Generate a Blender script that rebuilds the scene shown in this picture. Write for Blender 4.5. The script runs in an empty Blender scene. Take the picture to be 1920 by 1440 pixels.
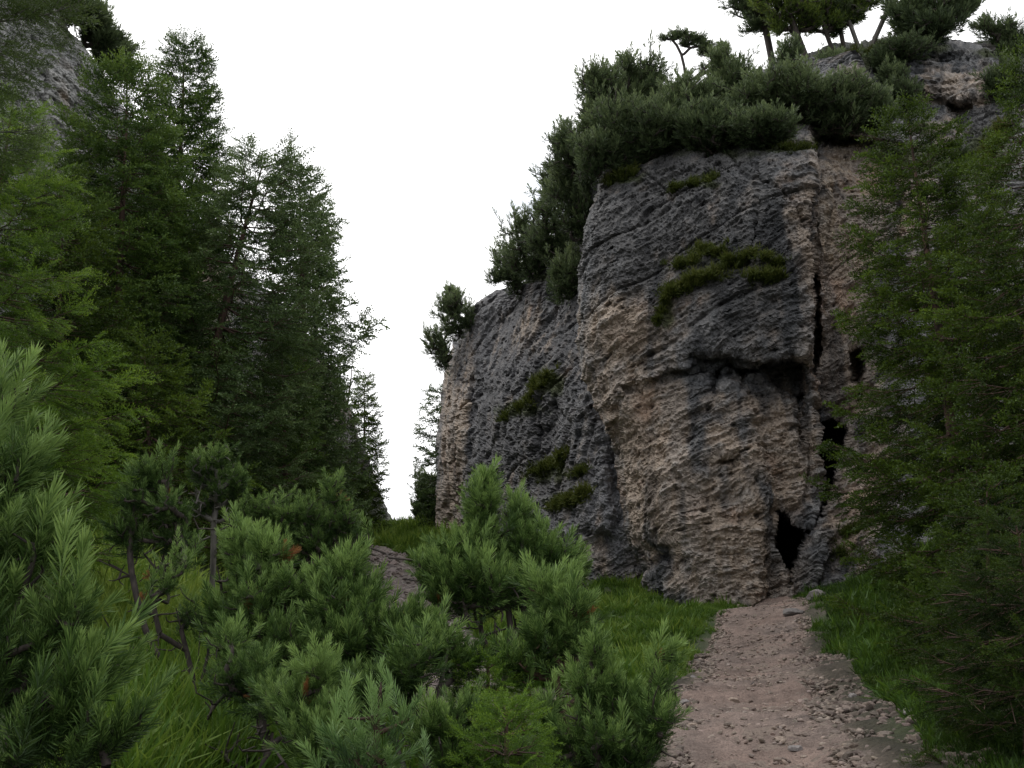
import bpy, math, random
import numpy as np
from mathutils import Vector

sc = bpy.context.scene
col = sc.collection
RNG = np.random.RandomState(7)

# ------------------------------------------------------------------ camera model
PITCH = math.radians(14.0)
FP = 1884.0                       # focal length in pixels of a 1920 wide frame
CAM = np.array([0.0, 0.0, 1.6])
CP, SP = math.cos(PITCH), math.sin(PITCH)

def P(px, py, Y):
    """world point seen at pixel (px,py) at forward distance Y"""
    px = np.asarray(px, float); py = np.asarray(py, float); Y = np.asarray(Y, float)
    u = (px - 960.0) / FP; v = (720.0 - py) / FP
    dy = CP - v * SP; dz = SP + v * CP
    s = Y / dy
    return np.stack([u * s + 0 * Y, Y + 0 * s, CAM[2] + dz * s], -1)

def proj(W):
    """world -> pixel"""
    d = W - CAM
    f = d[..., 1] * CP + d[..., 2] * SP
    up = -d[..., 1] * SP + d[..., 2] * CP
    f = np.where(np.abs(f) < 1e-3, 1e-3, f)
    return 960 + FP * d[..., 0] / f, 720 - FP * up / f, f

# ------------------------------------------------------------------ numpy noise
def _hash(ix, iy, iz, seed):
    h = (ix * 374761393 + iy * 668265263 + iz * 2147483647 + seed * 1274126177) & 0xffffffff
    h = ((h ^ (h >> 13)) * 1274126177) & 0xffffffff
    h = (h ^ (h >> 16)) * 2246822519 & 0xffffffff
    return ((h ^ (h >> 15)) & 0xffffff) / float(0xffffff)

def vnoise(p, seed=0):
    i = np.floor(p).astype(np.int64); f = p - i
    f = f * f * f * (f * (f * 6 - 15) + 10)
    r = 0
    for dx in (0, 1):
        wx = f[..., 0] if dx else 1 - f[..., 0]
        for dy in (0, 1):
            wy = f[..., 1] if dy else 1 - f[..., 1]
            for dz in (0, 1):
                wz = f[..., 2] if dz else 1 - f[..., 2]
                r = r + wx * wy * wz * _hash(i[..., 0] + dx, i[..., 1] + dy, i[..., 2] + dz, seed)
    return r * 2 - 1

def fbm(p, octv=4, seed=0, gain=.5, lac=2.03):
    a, s, t = 1.0, 0, 0
    for k in range(octv):
        s = s + a * vnoise(p, seed + k * 17); t += a
        a *= gain; p = p * lac + 11.3
    return s / t

def ridged(p, octv=4, seed=0, gain=.5, lac=2.1):
    a, s, t = 1.0, 0, 0
    for k in range(octv):
        s = s + a * (1 - np.abs(vnoise(p, seed + k * 17)) * 2); t += a
        a *= gain; p = p * lac + 5.7
    return s / t

def sstep(a, b, x):
    t = np.clip((x - a) / (b - a), 0, 1)
    return t * t * (3 - 2 * t)

def nrm(v):
    return v / np.maximum(np.linalg.norm(v, axis=-1, keepdims=True), 1e-9)

class RBF:
    def __init__(s, pts, vals, reg=0.0, scale=1.0):
        s.p = np.asarray(pts, float) * scale; s.sc = scale
        n = len(s.p)
        A = np.zeros((n + 3, n + 3)); A[:n, :n] = s.k(s.p, s.p) + np.eye(n) * reg
        A[:n, n] = 1; A[:n, n + 1:] = s.p; A[n, :n] = 1; A[n + 1:, :n] = s.p.T
        b = np.zeros(n + 3); b[:n] = vals
        s.w = np.linalg.solve(A, b)
    def k(s, a, b):
        r2 = ((a[:, None, :] - b[None, :, :]) ** 2).sum(-1)
        return 0.5 * r2 * np.log(r2 + 1e-12)
    def __call__(s, x, y):
        x = np.asarray(x, float); y = np.asarray(y, float)
        sh = np.broadcast(x, y).shape
        q = np.stack([np.broadcast_to(x, sh).ravel(), np.broadcast_to(y, sh).ravel()], -1) * s.sc
        out = np.empty(len(q)); n = len(s.p)
        for i in range(0, len(q), 40000):
            c = q[i:i + 40000]
            out[i:i + 40000] = s.k(c, s.p) @ s.w[:n] + s.w[n] + c @ s.w[n + 1:]
        return out.reshape(sh)

def poly_sd(px, py, poly):
    """signed distance in px, positive inside"""
    poly = np.asarray(poly, float)
    d = np.full(px.shape, 1e18); ins = np.zeros(px.shape, bool)
    n = len(poly)
    for i in range(n):
        a = poly[i]; b = poly[(i + 1) % n]
        e = b - a
        wx, wy = px - a[0], py - a[1]
        t = np.clip((wx * e[0] + wy * e[1]) / (e @ e + 1e-9), 0, 1)
        d = np.minimum(d, (wx - e[0] * t) ** 2 + (wy - e[1] * t) ** 2)
        c = ((a[1] > py) != (b[1] > py))
        xx = a[0] + (py - a[1]) * (b[0] - a[0]) / (b[1] - a[1] + 1e-12)
        ins ^= c & (px < xx)
    d = np.sqrt(d)
    return np.where(ins, d, -d)

# ------------------------------------------------------------------ object helpers
def empty(name, loc=(0, 0, 0), label=None, cat=None, group=None, kind=None):
    o = bpy.data.objects.new(name, None); col.objects.link(o)
    o.location = tuple(float(c) for c in loc); o.empty_display_size = .2
    tag(o, label, cat, group, kind)
    return o

def tag(o, label=None, cat=None, group=None, kind=None):
    if label: o['label'] = label
    if cat: o['category'] = cat
    if group: o['group'] = group
    if kind: o['kind'] = kind
    return o

def mesh_obj(name, V, F, mat, parent=None, attrs=None, smooth=False, origin=None):
    """V (n,3) world coords; F (m,3) or (m,4)"""
    V = np.asarray(V, np.float32); F = np.asarray(F, np.int32)
    off = np.zeros(3)
    if parent is not None: off = np.array(parent.matrix_world_loc if hasattr(parent, 'matrix_world_loc') else parent.location)
    elif origin is not None: off = np.array(origin)
    V = V - off.astype(np.float32)
    me = bpy.data.meshes.new(name)
    k = F.shape[1]
    me.vertices.add(len(V)); me.vertices.foreach_set('co', V.ravel())
    me.loops.add(F.size); me.loops.foreach_set('vertex_index', F.ravel())
    me.polygons.add(len(F)); me.polygons.foreach_set('loop_start', np.arange(0, F.size, k, dtype=np.int32))
    me.polygons.foreach_set('use_smooth', np.full(len(F), smooth))
    if attrs:
        for an, a in attrs.items():
            a = np.asarray(a, np.float32)
            if a.ndim == 1:
                at = me.attributes.new(an, 'FLOAT', 'POINT'); at.data.foreach_set('value', a)
            else:
                at = me.attributes.new(an, 'FLOAT_COLOR', 'POINT')
                at.data.foreach_set('color', np.concatenate([a, np.ones((len(a), 1), np.float32)], 1).ravel())
    me.update(calc_edges=True)
    me.materials.append(mat)
    o = bpy.data.objects.new(name, me); col.objects.link(o)
    if parent is not None: o.parent = parent
    elif origin is not None: o.location = tuple(origin)
    return o

class Geo:
    def __init__(s): s.V = []; s.F = []; s.T = []; s.n = 0
    def add(s, V, F, T):
        s.V.append(V); s.F.append(F + s.n); s.T.append(np.broadcast_to(T, (len(V),))); s.n += len(V)
    def inst(s, tmpl, R, pos, tint):
        """tmpl=(V,F,T); R (k,3,3) incl scale, pos (k,3), tint (k,)"""
        TV, TF, TT = tmpl
        k = len(pos)
        if k == 0: return
        V = np.einsum('kij,nj->kni', R, TV) + pos[:, None, :]
        F = TF[None] + (np.arange(k) * len(TV))[:, None, None]
        T = TT[None] + np.asarray(tint)[:, None]
        s.add(V.reshape(-1, 3), F.reshape(-1, 3), T.ravel())
    def build(s, name, mat, parent=None, **kw):
        if not s.V: return None
        return mesh_obj(name, np.concatenate(s.V), np.concatenate(s.F), mat, parent, {'tint': np.concatenate(s.T)}, **kw)

def frames(d, scale, rng, roll=None):
    """rotation matrices whose +Z is d, random roll, times scale (k,) or (k,3)"""
    d = nrm(d); k = len(d)
    ref = np.where(np.abs(d[:, 2:3]) > .95, np.array([[1., 0, 0]]), np.array([[0, 0, 1.]]))
    a = nrm(np.cross(ref, d)); b = np.cross(d, a)
    if roll is None: roll = rng.uniform(0, 2 * math.pi, k)
    c, s_ = np.cos(roll)[:, None], np.sin(roll)[:, None]
    x = a * c + b * s_; y = -a * s_ + b * c
    R = np.stack([x, y, d], -1)
    scale = np.asarray(scale, float)
    if scale.ndim == 1: scale = np.repeat(scale[:, None], 3, 1)
    return R * scale[:, None, :]

def tubes(A, B, ra, rb, sides=5):
    """frusta for segments A->B, vectorised"""
    A = np.asarray(A); B = np.asarray(B); k = len(A)
    d = nrm(B - A)
    ref = np.where(np.abs(d[:, 2:3]) > .9, np.array([[1., 0, 0]]), np.array([[0, 0, 1.]]))
    u = nrm(np.cross(ref, d)); v = np.cross(d, u)
    th = np.arange(sides) * 2 * math.pi / sides
    ring = u[:, None, :] * np.cos(th)[None, :, None] + v[:, None, :] * np.sin(th)[None, :, None]
    V = np.concatenate([A[:, None] + ring * np.asarray(ra)[:, None, None], B[:, None] + ring * np.asarray(rb)[:, None, None]], 1)
    f = []
    for i in range(sides):
        j = (i + 1) % sides
        f += [(i, j, sides + j), (i, sides + j, sides + i)]
    F = np.array(f)[None] + (np.arange(k) * 2 * sides)[:, None, None]
    return V.reshape(-1, 3), F.reshape(-1, 3)

# ------------------------------------------------------------------ materials
def new_mat(name):
    m = bpy.data.materials.new(name); m.use_nodes = True
    nt = m.node_tree; nt.nodes.clear()
    out = nt.nodes.new('ShaderNodeOutputMaterial')
    return m, nt, nt.nodes, nt.links, out

def ramp(N, stops, interp='LINEAR'):
    r = N.new('ShaderNodeValToRGB'); cr = r.color_ramp; cr.interpolation = interp
    while len(cr.elements) < len(stops): cr.elements.new(.5)
    for e, (p, c) in zip(cr.elements, stops): e.position = p; e.color = (*c, 1)
    return r

def foliage_mat(name, dark, mid, light, rough=.45, transl=.25, spec=.35, nscale=3.0):
    m, nt, N, L, out = new_mat(name)
    at = N.new('ShaderNodeAttribute'); at.attribute_name = 'tint'
    geo = N.new('ShaderNodeNewGeometry')
    nz = N.new('ShaderNodeTexNoise'); nz.inputs['Scale'].default_value = nscale; nz.inputs['Detail'].default_value = 3
    L.new(geo.outputs['Position'], nz.inputs['Vector'])
    ma = N.new('ShaderNodeMath'); ma.operation = 'MULTIPLY_ADD'; ma.inputs[1].default_value = .7; ma.inputs[2].default_value = -.35
    L.new(nz.outputs['Fac'], ma.inputs[0])
    ad = N.new('ShaderNodeMath'); ad.operation = 'ADD'
    L.new(at.outputs['Fac'], ad.inputs[0]); L.new(ma.outputs[0], ad.inputs[1])
    r = ramp(N, [(0, dark), (.5, mid), (1, light)]); L.new(ad.outputs[0], r.inputs[0])
    b = N.new('ShaderNodeBsdfPrincipled'); b.inputs['Roughness'].default_value = rough
    b.inputs['Specular IOR Level'].default_value = spec
    L.new(r.outputs[0], b.inputs['Base Color'])
    t = N.new('ShaderNodeBsdfTranslucent')
    hs = N.new('ShaderNodeHueSaturation'); hs.inputs['Hue'].default_value = .48; hs.inputs['Value'].default_value = 1.3
    L.new(r.outputs[0], hs.inputs['Color']); L.new(hs.outputs[0], t.inputs['Color'])
    mx = N.new('ShaderNodeMixShader'); mx.inputs[0].default_value = transl
    L.new(b.outputs[0], mx.inputs[1]); L.new(t.outputs[0], mx.inputs[2]); L.new(mx.outputs[0], out.inputs[0])
    return m

def bark_mat(name, c1, c2, scale=25):
    m, nt, N, L, out = new_mat(name)
    geo = N.new('ShaderNodeNewGeometry')
    mp = N.new('ShaderNodeMapping'); mp.inputs['Scale'].default_value = (1, 1, .35)
    L.new(geo.outputs['Position'], mp.inputs[0])
    nz = N.new('ShaderNodeTexNoise'); nz.inputs['Scale'].default_value = scale; nz.inputs['Detail'].default_value = 5
    L.new(mp.outputs[0], nz.inputs['Vector'])
    r = ramp(N, [(.3, c1), (.7, c2)]); L.new(nz.outputs['Fac'], r.inputs[0])
    b = N.new('ShaderNodeBsdfPrincipled'); b.inputs['Roughness'].default_value = .85
    L.new(r.outputs[0], b.inputs['Base Color'])
    bp = N.new('ShaderNodeBump'); bp.inputs['Strength'].default_value = .7; bp.inputs['Distance'].default_value = .01
    L.new(nz.outputs['Fac'], bp.inputs['Height']); L.new(bp.outputs[0], b.inputs['Normal'])
    L.new(b.outputs[0], out.inputs[0])
    return m

def rock_mat(name, nscale=14.0, bump=.5, bdist=.06, contrast=.55):
    """base colour from the baked map of mineral, lichen and painted shade times procedural speckle"""
    m, nt, N, L, out = new_mat(name)
    at = N.new('ShaderNodeAttribute'); at.attribute_name = 'col'
    geo = N.new('ShaderNodeNewGeometry')
    n1 = N.new('ShaderNodeTexNoise'); n1.inputs['Scale'].default_value = nscale; n1.inputs['Detail'].default_value = 8; n1.inputs['Roughness'].default_value = .7
    n2 = N.new('ShaderNodeTexVoronoi'); n2.inputs['Scale'].default_value = nscale * .7
    for n in (n1, n2): L.new(geo.outputs['Position'], n.inputs['Vector'])
    r = ramp(N, [(.25, (1 - contrast,) * 3), (.5, (1, 1, 1)), (.75, (1 + contrast,) * 3)])
    L.new(n1.outputs['Fac'], r.inputs[0])
    mu = N.new('ShaderNodeMix'); mu.data_type = 'RGBA'; mu.blend_type = 'MULTIPLY'; mu.inputs[0].default_value = 1
    L.new(at.outputs['Color'], mu.inputs[6]); L.new(r.outputs[0], mu.inputs[7])
    r2 = ramp(N, [(0, (.62,) * 3), (.35, (1, 1, 1))]); L.new(n2.outputs['Distance'], r2.inputs[0])
    mu2 = N.new('ShaderNodeMix'); mu2.data_type = 'RGBA'; mu2.blend_type = 'MULTIPLY'; mu2.inputs[0].default_value = .6
    L.new(mu.outputs[2], mu2.inputs[6]); L.new(r2.outputs[0], mu2.inputs[7])
    b = N.new('ShaderNodeBsdfPrincipled'); b.inputs['Roughness'].default_value = .8; b.inputs['Specular IOR Level'].default_value = .3
    L.new(mu2.outputs[2], b.inputs['Base Color'])
    bp = N.new('ShaderNodeBump'); bp.inputs['Strength'].default_value = bump; bp.inputs['Distance'].default_value = bdist
    L.new(n1.outputs['Fac'], bp.inputs['Height'])
    bp2 = N.new('ShaderNodeBump'); bp2.inputs['Strength'].default_value = bump * .6; bp2.inputs['Distance'].default_value = bdist
    L.new(n2.outputs['Distance'], bp2.inputs['Height']); L.new(bp.outputs[0], bp2.inputs['Normal'])
    L.new(bp2.outputs[0], b.inputs['Normal'])
    L.new(b.outputs[0], out.inputs[0])
    return m

M_ROCK = rock_mat('limestone', 13, .9, .06, .7)
M_GROUND = rock_mat('soil', 30, .8, .03, .5)
M_PATH = rock_mat('trodden_gravel', 60, .9, .015, .55)
M_STONE = rock_mat('loose_stone', 40, .6, .01, .35)
M_PINE = foliage_mat('pine_needles', (.012, .028, .007), (.065, .13, .028), (.25, .38, .11), .48, .3, .32, 5)
M_PINE_FAR = foliage_mat('pine_needles_dark', (.026, .044, .016), (.08, .118, .05), (.19, .25, .11), .5, .3, .3, 1.2)
M_SHOOT = foliage_mat('fresh_pine_needles', (.025, .06, .02), (.09, .175, .05), (.24, .38, .13), .4, .25, .4, 6)
M_SPRUCE = foliage_mat('spruce_needles', (.012, .030, .007), (.052, .105, .018), (.15, .24, .045), .5, .3, .25, 1.2)
M_SPRUCE_B = foliage_mat('bright_spruce_needles', (.02, .055, .006), (.095, .19, .018), (.25, .40, .05), .45, .35, .3, 2.5)
M_SPRUCE_D = foliage_mat('shaded_spruce_needles', (.010, .024, .004), (.045, .082, .010), (.12, .20, .024), .5, .35, .2, 1.2)  # darker spruce copy, shade is put into the needle colour
M_SPRUCE_BL = foliage_mat('bluish_spruce_needles', (.016, .034, .010), (.065, .115, .032), (.18, .26, .09), .5, .25, .3, 1.2)
M_TOP = foliage_mat('yellowish_conifer_needles', (.03, .05, .012), (.09, .14, .03), (.22, .30, .05), .5, .4, .25, 1.5)  # yellow green needles of the tall crag conifers
M_LARCH = foliage_mat('larch_needles', (.02, .04, .01), (.05, .085, .02), (.10, .15, .045), .5, .4, .2, 1.5)
M_GRASS = foliage_mat('grass_blades', (.022, .05, .008), (.08, .165, .02), (.24, .33, .06), .5, .35, .25, 1.8)
M_MOSS = foliage_mat('cliff_grass', (.025, .034, .008), (.065, .09, .016), (.17, .19, .05), .6, .25, .15, 2)
M_DEAD = foliage_mat('dry_needles', (.09, .035, .014), (.20, .085, .03), (.33, .17, .06), .6, .3, .2, 5)
M_BARK = bark_mat('dark_bark', (.018, .014, .012), (.075, .058, .048), 30)
M_BARK_R = bark_mat('reddish_bark', (.03, .018, .013), (.13, .075, .052), 14)
M_BARK_G = bark_mat('grey_bark', (.06, .055, .05), (.2, .18, .16), 14)

# ------------------------------------------------------------------ terrain
_gp = []   # x,y,z
def gpix(px, py, Y):
    w = P(px, py, Y); _gp.append((w[0], w[1], w[2]))
for a in [(1420, 1440, 7.2), (1400, 1300, 11), (1430, 1200, 16), (1430, 1142, 21.5), (1250, 1440, 7.1), (1620, 1440, 7.1),
          (1300, 1200, 17), (1230, 1300, 11), (1320, 1138, 24), (1480, 1112, 25.5), (1210, 1112, 25.5), (1080, 1098, 27), (1540, 1105, 24),
          (1200, 1190, 18), (1120, 1230, 15.5), (1100, 1150, 21),
          (1560, 1190, 16), (1600, 1300, 10.5), (1680, 1070, 19), (1780, 1240, 10.5), (1880, 1010, 17), (1650, 1160, 16), (1900, 1330, 7),
          (760, 985, 60), (700, 985, 60), (800, 985, 58), (740, 1030, 46), (740, 1100, 33), (800, 1190, 23), (780, 1260, 16), (900, 1040, 36), (860, 1000, 46),
          (980, 1080, 30), (600, 1010, 46), (620, 1080, 30), (500, 1000, 30), (380, 985, 20), (250, 1090, 13), (300, 1200, 9.5), (350, 1400, 5.8), (100, 1000, 15), (0, 950, 21),
          (420, 1100, 14), (550, 1180, 12)]:
    gpix(*a)
_gp += [(0, 0, 0), (-3, 0, .25), (3.5, 0, .35), (-3.5, 3, .62), (0, 4, .42), (3, 4, .55), (-7, 4, 1.5), (7, 5, 1.9), (0, -6, -.6), (-8, -5, .5), (8, -5, .6), (-7, 9, 2.6), (12, 14, 5.0), (-22, 40, 12), (14, 40, 9)]
_ga = np.array(_gp)
_grbf = RBF(_ga[:, :2], _ga[:, 2], reg=.02, scale=.1)
def gz(x, y, detail=True):
    x = np.asarray(x, float); y = np.asarray(y, float)
    yc = np.clip(y, -8, 66); xc = np.clip(x, -26, 20)
    z = _grbf(xc, yc)
    z = z - .12 * np.maximum(y - 62, 0) ** 1.0 - .004 * np.maximum(y - 62, 0) ** 1.5
    z = z + .18 * np.minimum(y + 8, 0)
    z = np.maximum(z, -40)
    if detail:
        p = np.stack([x, y, 0 * x], -1)
        z = z + .10 * fbm(p * .7, 4, 3) * np.clip(y / 10, .3, 1) + .025 * fbm(p * 4, 3, 9)
    return z

def axis_grid(lo, hi, dense_lo, dense_hi, step, growth=1.12):
    a = list(np.arange(dense_lo, dense_hi, step))
    s = step; v = a[-1]
    while v < hi: s *= growth; v += s; a.append(v)
    s = step; v = a[0]; pre = []
    while v > lo: s *= growth; v -= s; pre.append(v)
    return np.array(pre[::-1] + a)

# path centre line on the ground
path_px = [(1440, 1700, 5.0), (1425, 1440, 7.2), (1405, 1300, 11), (1425, 1200, 16), (1432, 1150, 20.8), (1450, 1125, 24)]
path_c = np.array([P(*a)[:2] for a in path_px]); path_c[0] = (P(1425, 1440, 7.2)[0] - .25, 4.2)
path_w = np.array([.60, .60, .64, .64, .68, .4])
def path_dist(x, y):
    """normalised distance from path centre (1 = edge)"""
    d = np.full(np.shape(x), 1e9)
    for i in range(len(path_c) - 1):
        a, b = path_c[i], path_c[i + 1]; e = b - a
        t = np.clip(((x - a[0]) * e[0] + (y - a[1]) * e[1]) / (e @ e), 0, 1)
        w = path_w[i] * (1 - t) + path_w[i + 1] * t
        dd = np.hypot(x - a[0] - e[0] * t, y - a[1] - e[1] * t) / w
        d = np.minimum(d, dd)
    return d

POLY_SCREE = [(690, 1000), (700, 1030), (690, 1130), (640, 1250), (700, 1340), (900, 1340), (900, 1240), (850, 1160), (790, 1060), (740, 1010)]
POLY_BANK = [(1340, 1230), (1250, 1290), (1130, 1440), (1700, 1440), (1660, 1330), (1590, 1240), (1540, 1200), (1510, 1170)]
def ground_masks(x, y, z):
    W = np.stack([x, y, z], -1); px, py, f = proj(W)
    p = np.stack([x, y, 0 * x], -1)
    n = fbm(p * 1.3, 4, 21)
    sc_ = sstep(-25, 25, poly_sd(px, py, POLY_SCREE) + 40 * n) * (y > 8)
    bk = sstep(-30, 30, poly_sd(px, py, POLY_BANK) + 50 * n) * (f > 1)
    pd = path_dist(x, y)
    pt = 1 - sstep(.85, 1.35, pd + .25 * n)
    bk = np.maximum(bk * (y > 0), (1 - sstep(1.2, 1.9, pd + .4 * n)) * (y < 12))
    return sc_, bk, pt, n

xs = axis_grid(-900, 900, -14, 12, .09, 1.13); ys = axis_grid(-600, 1500, -2, 30, .09, 1.06)
X, Y = np.meshgrid(xs, ys)
Z = gz(X, Y)
sc_, bk, pt, nn = ground_masks(X, Y, Z)
pp = np.stack([X, Y, Z], -1)
Z = Z + np.maximum(sc_, bk) * (.07 * ridged(pp * 3.1, 3, 5) + .03 * fbm(pp * 9, 2, 6)) - .05 * pt
green = np.array([.035, .055, .014]); soil = np.array([.10, .085, .065]); scree = np.array([.27, .225, .20])
c = green + (soil - green) * sstep(-.2, .5, fbm(pp * .9, 3, 31))[..., None]
c = c + (np.array([.062, .05, .036]) * (.75 + .5 * fbm(pp * 5, 3, 8)[..., None]) - c) * bk[..., None] * .85
c = c + (scree * (.8 + .4 * fbm(pp * 6, 3, 8)[..., None]) - c) * sc_[..., None]
c = c + (np.array([.22, .17, .14]) - c) * pt[..., None]
ny_, nx_ = X.shape
idx = np.arange(ny_ * nx_).reshape(ny_, nx_)
Fq = np.stack([idx[:-1, :-1], idx[:-1, 1:], idx[1:, 1:], idx[1:, :-1]], -1).reshape(-1, 4)
g = mesh_obj('ground', np.stack([X, Y, Z], -1).reshape(-1, 3), Fq, M_GROUND, attrs={'col': np.clip(c, 0, 1).reshape(-1, 3)}, smooth=True)
tag(g, kind='structure')

# trodden path sheet
tl = np.concatenate([[0], np.cumsum(np.hypot(*np.diff(path_c, axis=0).T))])
tt = np.arange(0, tl[-1], .028)
k0 = np.stack([np.interp(tt, tl, path_c[:, 0]), np.interp(tt, tl, path_c[:, 1])], -1)
for _ in range(40): k0[1:-1] = (k0[:-2] + 2 * k0[1:-1] + k0[2:]) / 4
tg = nrm(np.gradient(k0, axis=0)); sd_ = np.stack([tg[:, 1], -tg[:, 0]], -1)
ww = np.interp(tt, tl, path_w) * 1.25
uu = np.linspace(-1, 1, 84)
XY = k0[:, None] + sd_[:, None] * (uu[None, :, None] * ww[:, None, None])
px_, py_ = XY[..., 0], XY[..., 1]
ed = fbm(np.stack([px_, py_, 0 * px_], -1) * 1.8, 3, 77)
edge = sstep(1.0, .66, np.abs(uu)[None] + .34 * ed + .12 * fbm(np.stack([px_, py_, 0 * px_], -1) * 6, 2, 78))
pw = np.stack([px_, py_, 0 * px_], -1)
zz = gz(px_, py_) + .012 + .045 * (edge - 1) * 2 - .05 * (1 - (uu[None] / .8) ** 2).clip(0, 1) * .5
zz += edge * (.022 * ridged(pw * 6, 3, 40) + .014 * fbm(pw * 20, 2, 41) + .03 * fbm(pw * 1.5, 2, 44)) - .25 * (1 - edge) ** 2
pc = np.array([.21, .155, .13]) * (1 + .5 * fbm(pw * 3, 4, 42)[..., None]) + np.array([.02, .005, 0]) * fbm(pw * 1.1, 2, 43)[..., None]
pc = pc * (1 - .25 * sstep(.1, .6, fbm(pw * 7, 2, 49)))[..., None]
ny_, nx_ = px_.shape; idx = np.arange(ny_ * nx_).reshape(ny_, nx_)
Fq = np.stack([idx[:-1, :-1], idx[:-1, 1:], idx[1:, 1:], idx[1:, :-1]], -1).reshape(-1, 4)
po = mesh_obj('path', np.stack([px_, py_, zz], -1).reshape(-1, 3), Fq, M_PATH, attrs={'col': pc.clip(0, 1).reshape(-1, 3)}, smooth=True)
tag(po, kind='structure')

# ------------------------------------------------------------------ cliffs
DARK = np.array([.172, .168, .168]); TAN = np.array([.39, .315, .25]); PINK = np.array([.25, .195, .175]); PALE = np.array([.48, .385, .285])

class Sheet:
    """rock wall: a dense relief sheet with returns that run back round its edges and over its top"""
    def __init__(s, name, PX, PY, Yf, feats, colf, strata=28, amp=1.0, back_left=0, back_right=0, back_top=0, round_px=70, round_m=1.6, label=None):
        rows, cols = PX.shape
        Y = Yf(PX, PY)
        for poly, dep, w in feats:
            warp = 7 * fbm(np.stack([PX / 28., PY / 28., 0 * PX], -1), 3, 5)
            warp = warp * (.35 if dep > 3.5 else 1.0)
            s_ = poly_sd(PX + warp, PY + warp[::-1], poly)
            Y = Y + dep * sstep(-w, w, s_)
        # rounding toward free edges
        def rnd(d): 
            t = np.clip(1 - d / round_px, 0, 1); return round_m * (1 - np.sqrt(np.clip(1 - t * t, 0, 1)))
        if back_left: Y = Y + rnd(PX - PX[:, :1])
        if back_right: Y = Y + rnd(PX[:, -1:] - PX)
        if back_top: Y = Y + rnd(PY - PY[:1, :])
        W = P(PX, PY, Y)
        n_ext = 26
        ex = (np.linspace(0, 1, n_ext + 1)[1:]) ** 1.4
        def ext(edge, sign, L):       # edge (rows,3): continue away from the camera and inward
            dirs = edge - CAM; dirs[:, 2] = 0; dirs = nrm(dirs)
            side = np.stack([dirs[:, 1], -dirs[:, 0], 0 * dirs[:, 0]], -1) * sign
            return edge[None] + (dirs[None] + side[None] * .35) * (ex * L)[:, None, None]
        if back_left:
            E = ext(W[:, 0], 1, back_left)[::-1].transpose(1, 0, 2); W = np.concatenate([E, W], 1)
        if back_right:
            E = ext(W[:, -1], -1, back_right).transpose(1, 0, 2); W = np.concatenate([W, E], 1)
        if back_top:
            edge = W[0]; dirs = edge - CAM; dirs[:, 2] = 0; dirs = nrm(dirs); dirs[:, 2] = .10
            E = edge[None] + dirs[None] * (ex * back_top)[:, None, None]
            W = np.concatenate([E[::-1], W], 0)
        s.off = (n_ext if back_top else 0, n_ext if back_left else 0)
        # smooth-surface normal
        du = np.gradient(W, axis=1); dv = np.gradient(W, axis=0)
        N_ = nrm(np.cross(du, dv)); N_ = np.where((N_ * (CAM - W)).sum(-1, keepdims=True) < 0, -N_, N_)
        if back_top: N_[:n_ext] = nrm(N_[:n_ext] * .2 + np.array([0, 0, 1.]))
        view = nrm(CAM - W)
        D = nrm(N_ * .5 + view * .8)
        a = math.radians(strata)
        q = np.stack([W[..., 0] * math.cos(a) + W[..., 2] * math.sin(a), -W[..., 0] * math.sin(a) + W[..., 2] * math.cos(a), W[..., 1] * .7], -1)
        q = q + .35 * np.stack([fbm(W * .5, 2, 61), fbm(W * .5, 2, 62), fbm(W * .5, 2, 63)], -1)
        wq = W + .25 * np.stack([fbm(W * 1.2, 2, 71), fbm(W * 1.2, 2, 72), fbm(W * 1.2, 2, 73)], -1)
        h = .55 * fbm(W * .28, 3, 1)
        h += .13 * ridged(q * np.array([.4, 1.1, .6]), 3, 2)
        lay = ridged(q * np.array([1.1, 6.0, 1.6]), 3, 3, gain=.6)
        mod = sstep(-.5, .4, fbm(W * .35, 2, 90))
        h += (.04 + .05 * mod) * lay
        kn = ridged(wq * 2.3, 4, 4)
        h += .075 * kn
        h += .08 * ridged(q * np.array([3.2, 12., 6.0]), 3, 33, gain=.65)
        vr = vnoise(np.stack([q[..., 0] * 1.9, q[..., 1] * 5.0, q[..., 2] * 3], -1), 44)
        h += .07 * np.round(vr * 3) / 3
        jt = np.abs(vnoise(np.stack([W[..., 0] * .55 + .3 * W[..., 1], W[..., 1] * .4, W[..., 2] * .12], -1), 47)); h -= .16 * (1 - sstep(.0, .05, jt)) * mod
        bd = np.abs(vnoise(np.stack([q[..., 0] * .10, q[..., 1] * .55, q[..., 2] * .1], -1), 48)); h -= .16 * (1 - sstep(.0, .06, bd))
        sm = fbm(q * np.array([3.0, 8.0, 4.0]), 3, 6)
        h += .07 * sm + .035 * vnoise(W * 17., 91)
        pit = np.clip(fbm(q * np.array([3.0, 6.5, 4.5]), 3, 15) - .38, 0, 1)
        h -= .45 * pit
        fade = np.ones(W.shape[:2])
        if back_top: fade[:n_ext] = .5
        W2 = W + D * (h * amp * fade)[..., None]
        C = colf(W, h, lay, kn, sm, pit)
        s.W = W2; s.PX = PX; s.PY = PY
        nr, nc = W2.shape[:2]; idx = np.arange(nr * nc).reshape(nr, nc)
        Fq = np.stack([idx[:-1, :-1], idx[1:, :-1], idx[1:, 1:], idx[:-1, 1:]], -1).reshape(-1, 4)
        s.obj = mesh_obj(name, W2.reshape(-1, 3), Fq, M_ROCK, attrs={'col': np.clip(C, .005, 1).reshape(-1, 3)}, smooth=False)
        tag(s.obj, kind='structure')
        s.ppx, s.ppy, _ = proj(W2[s.off[0]:, s.off[1]:][:PX.shape[0], :PX.shape[1]])
        s.core = W2[s.off[0]:s.off[0] + PX.shape[0], s.off[1]:s.off[1] + PX.shape[1]]
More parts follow.
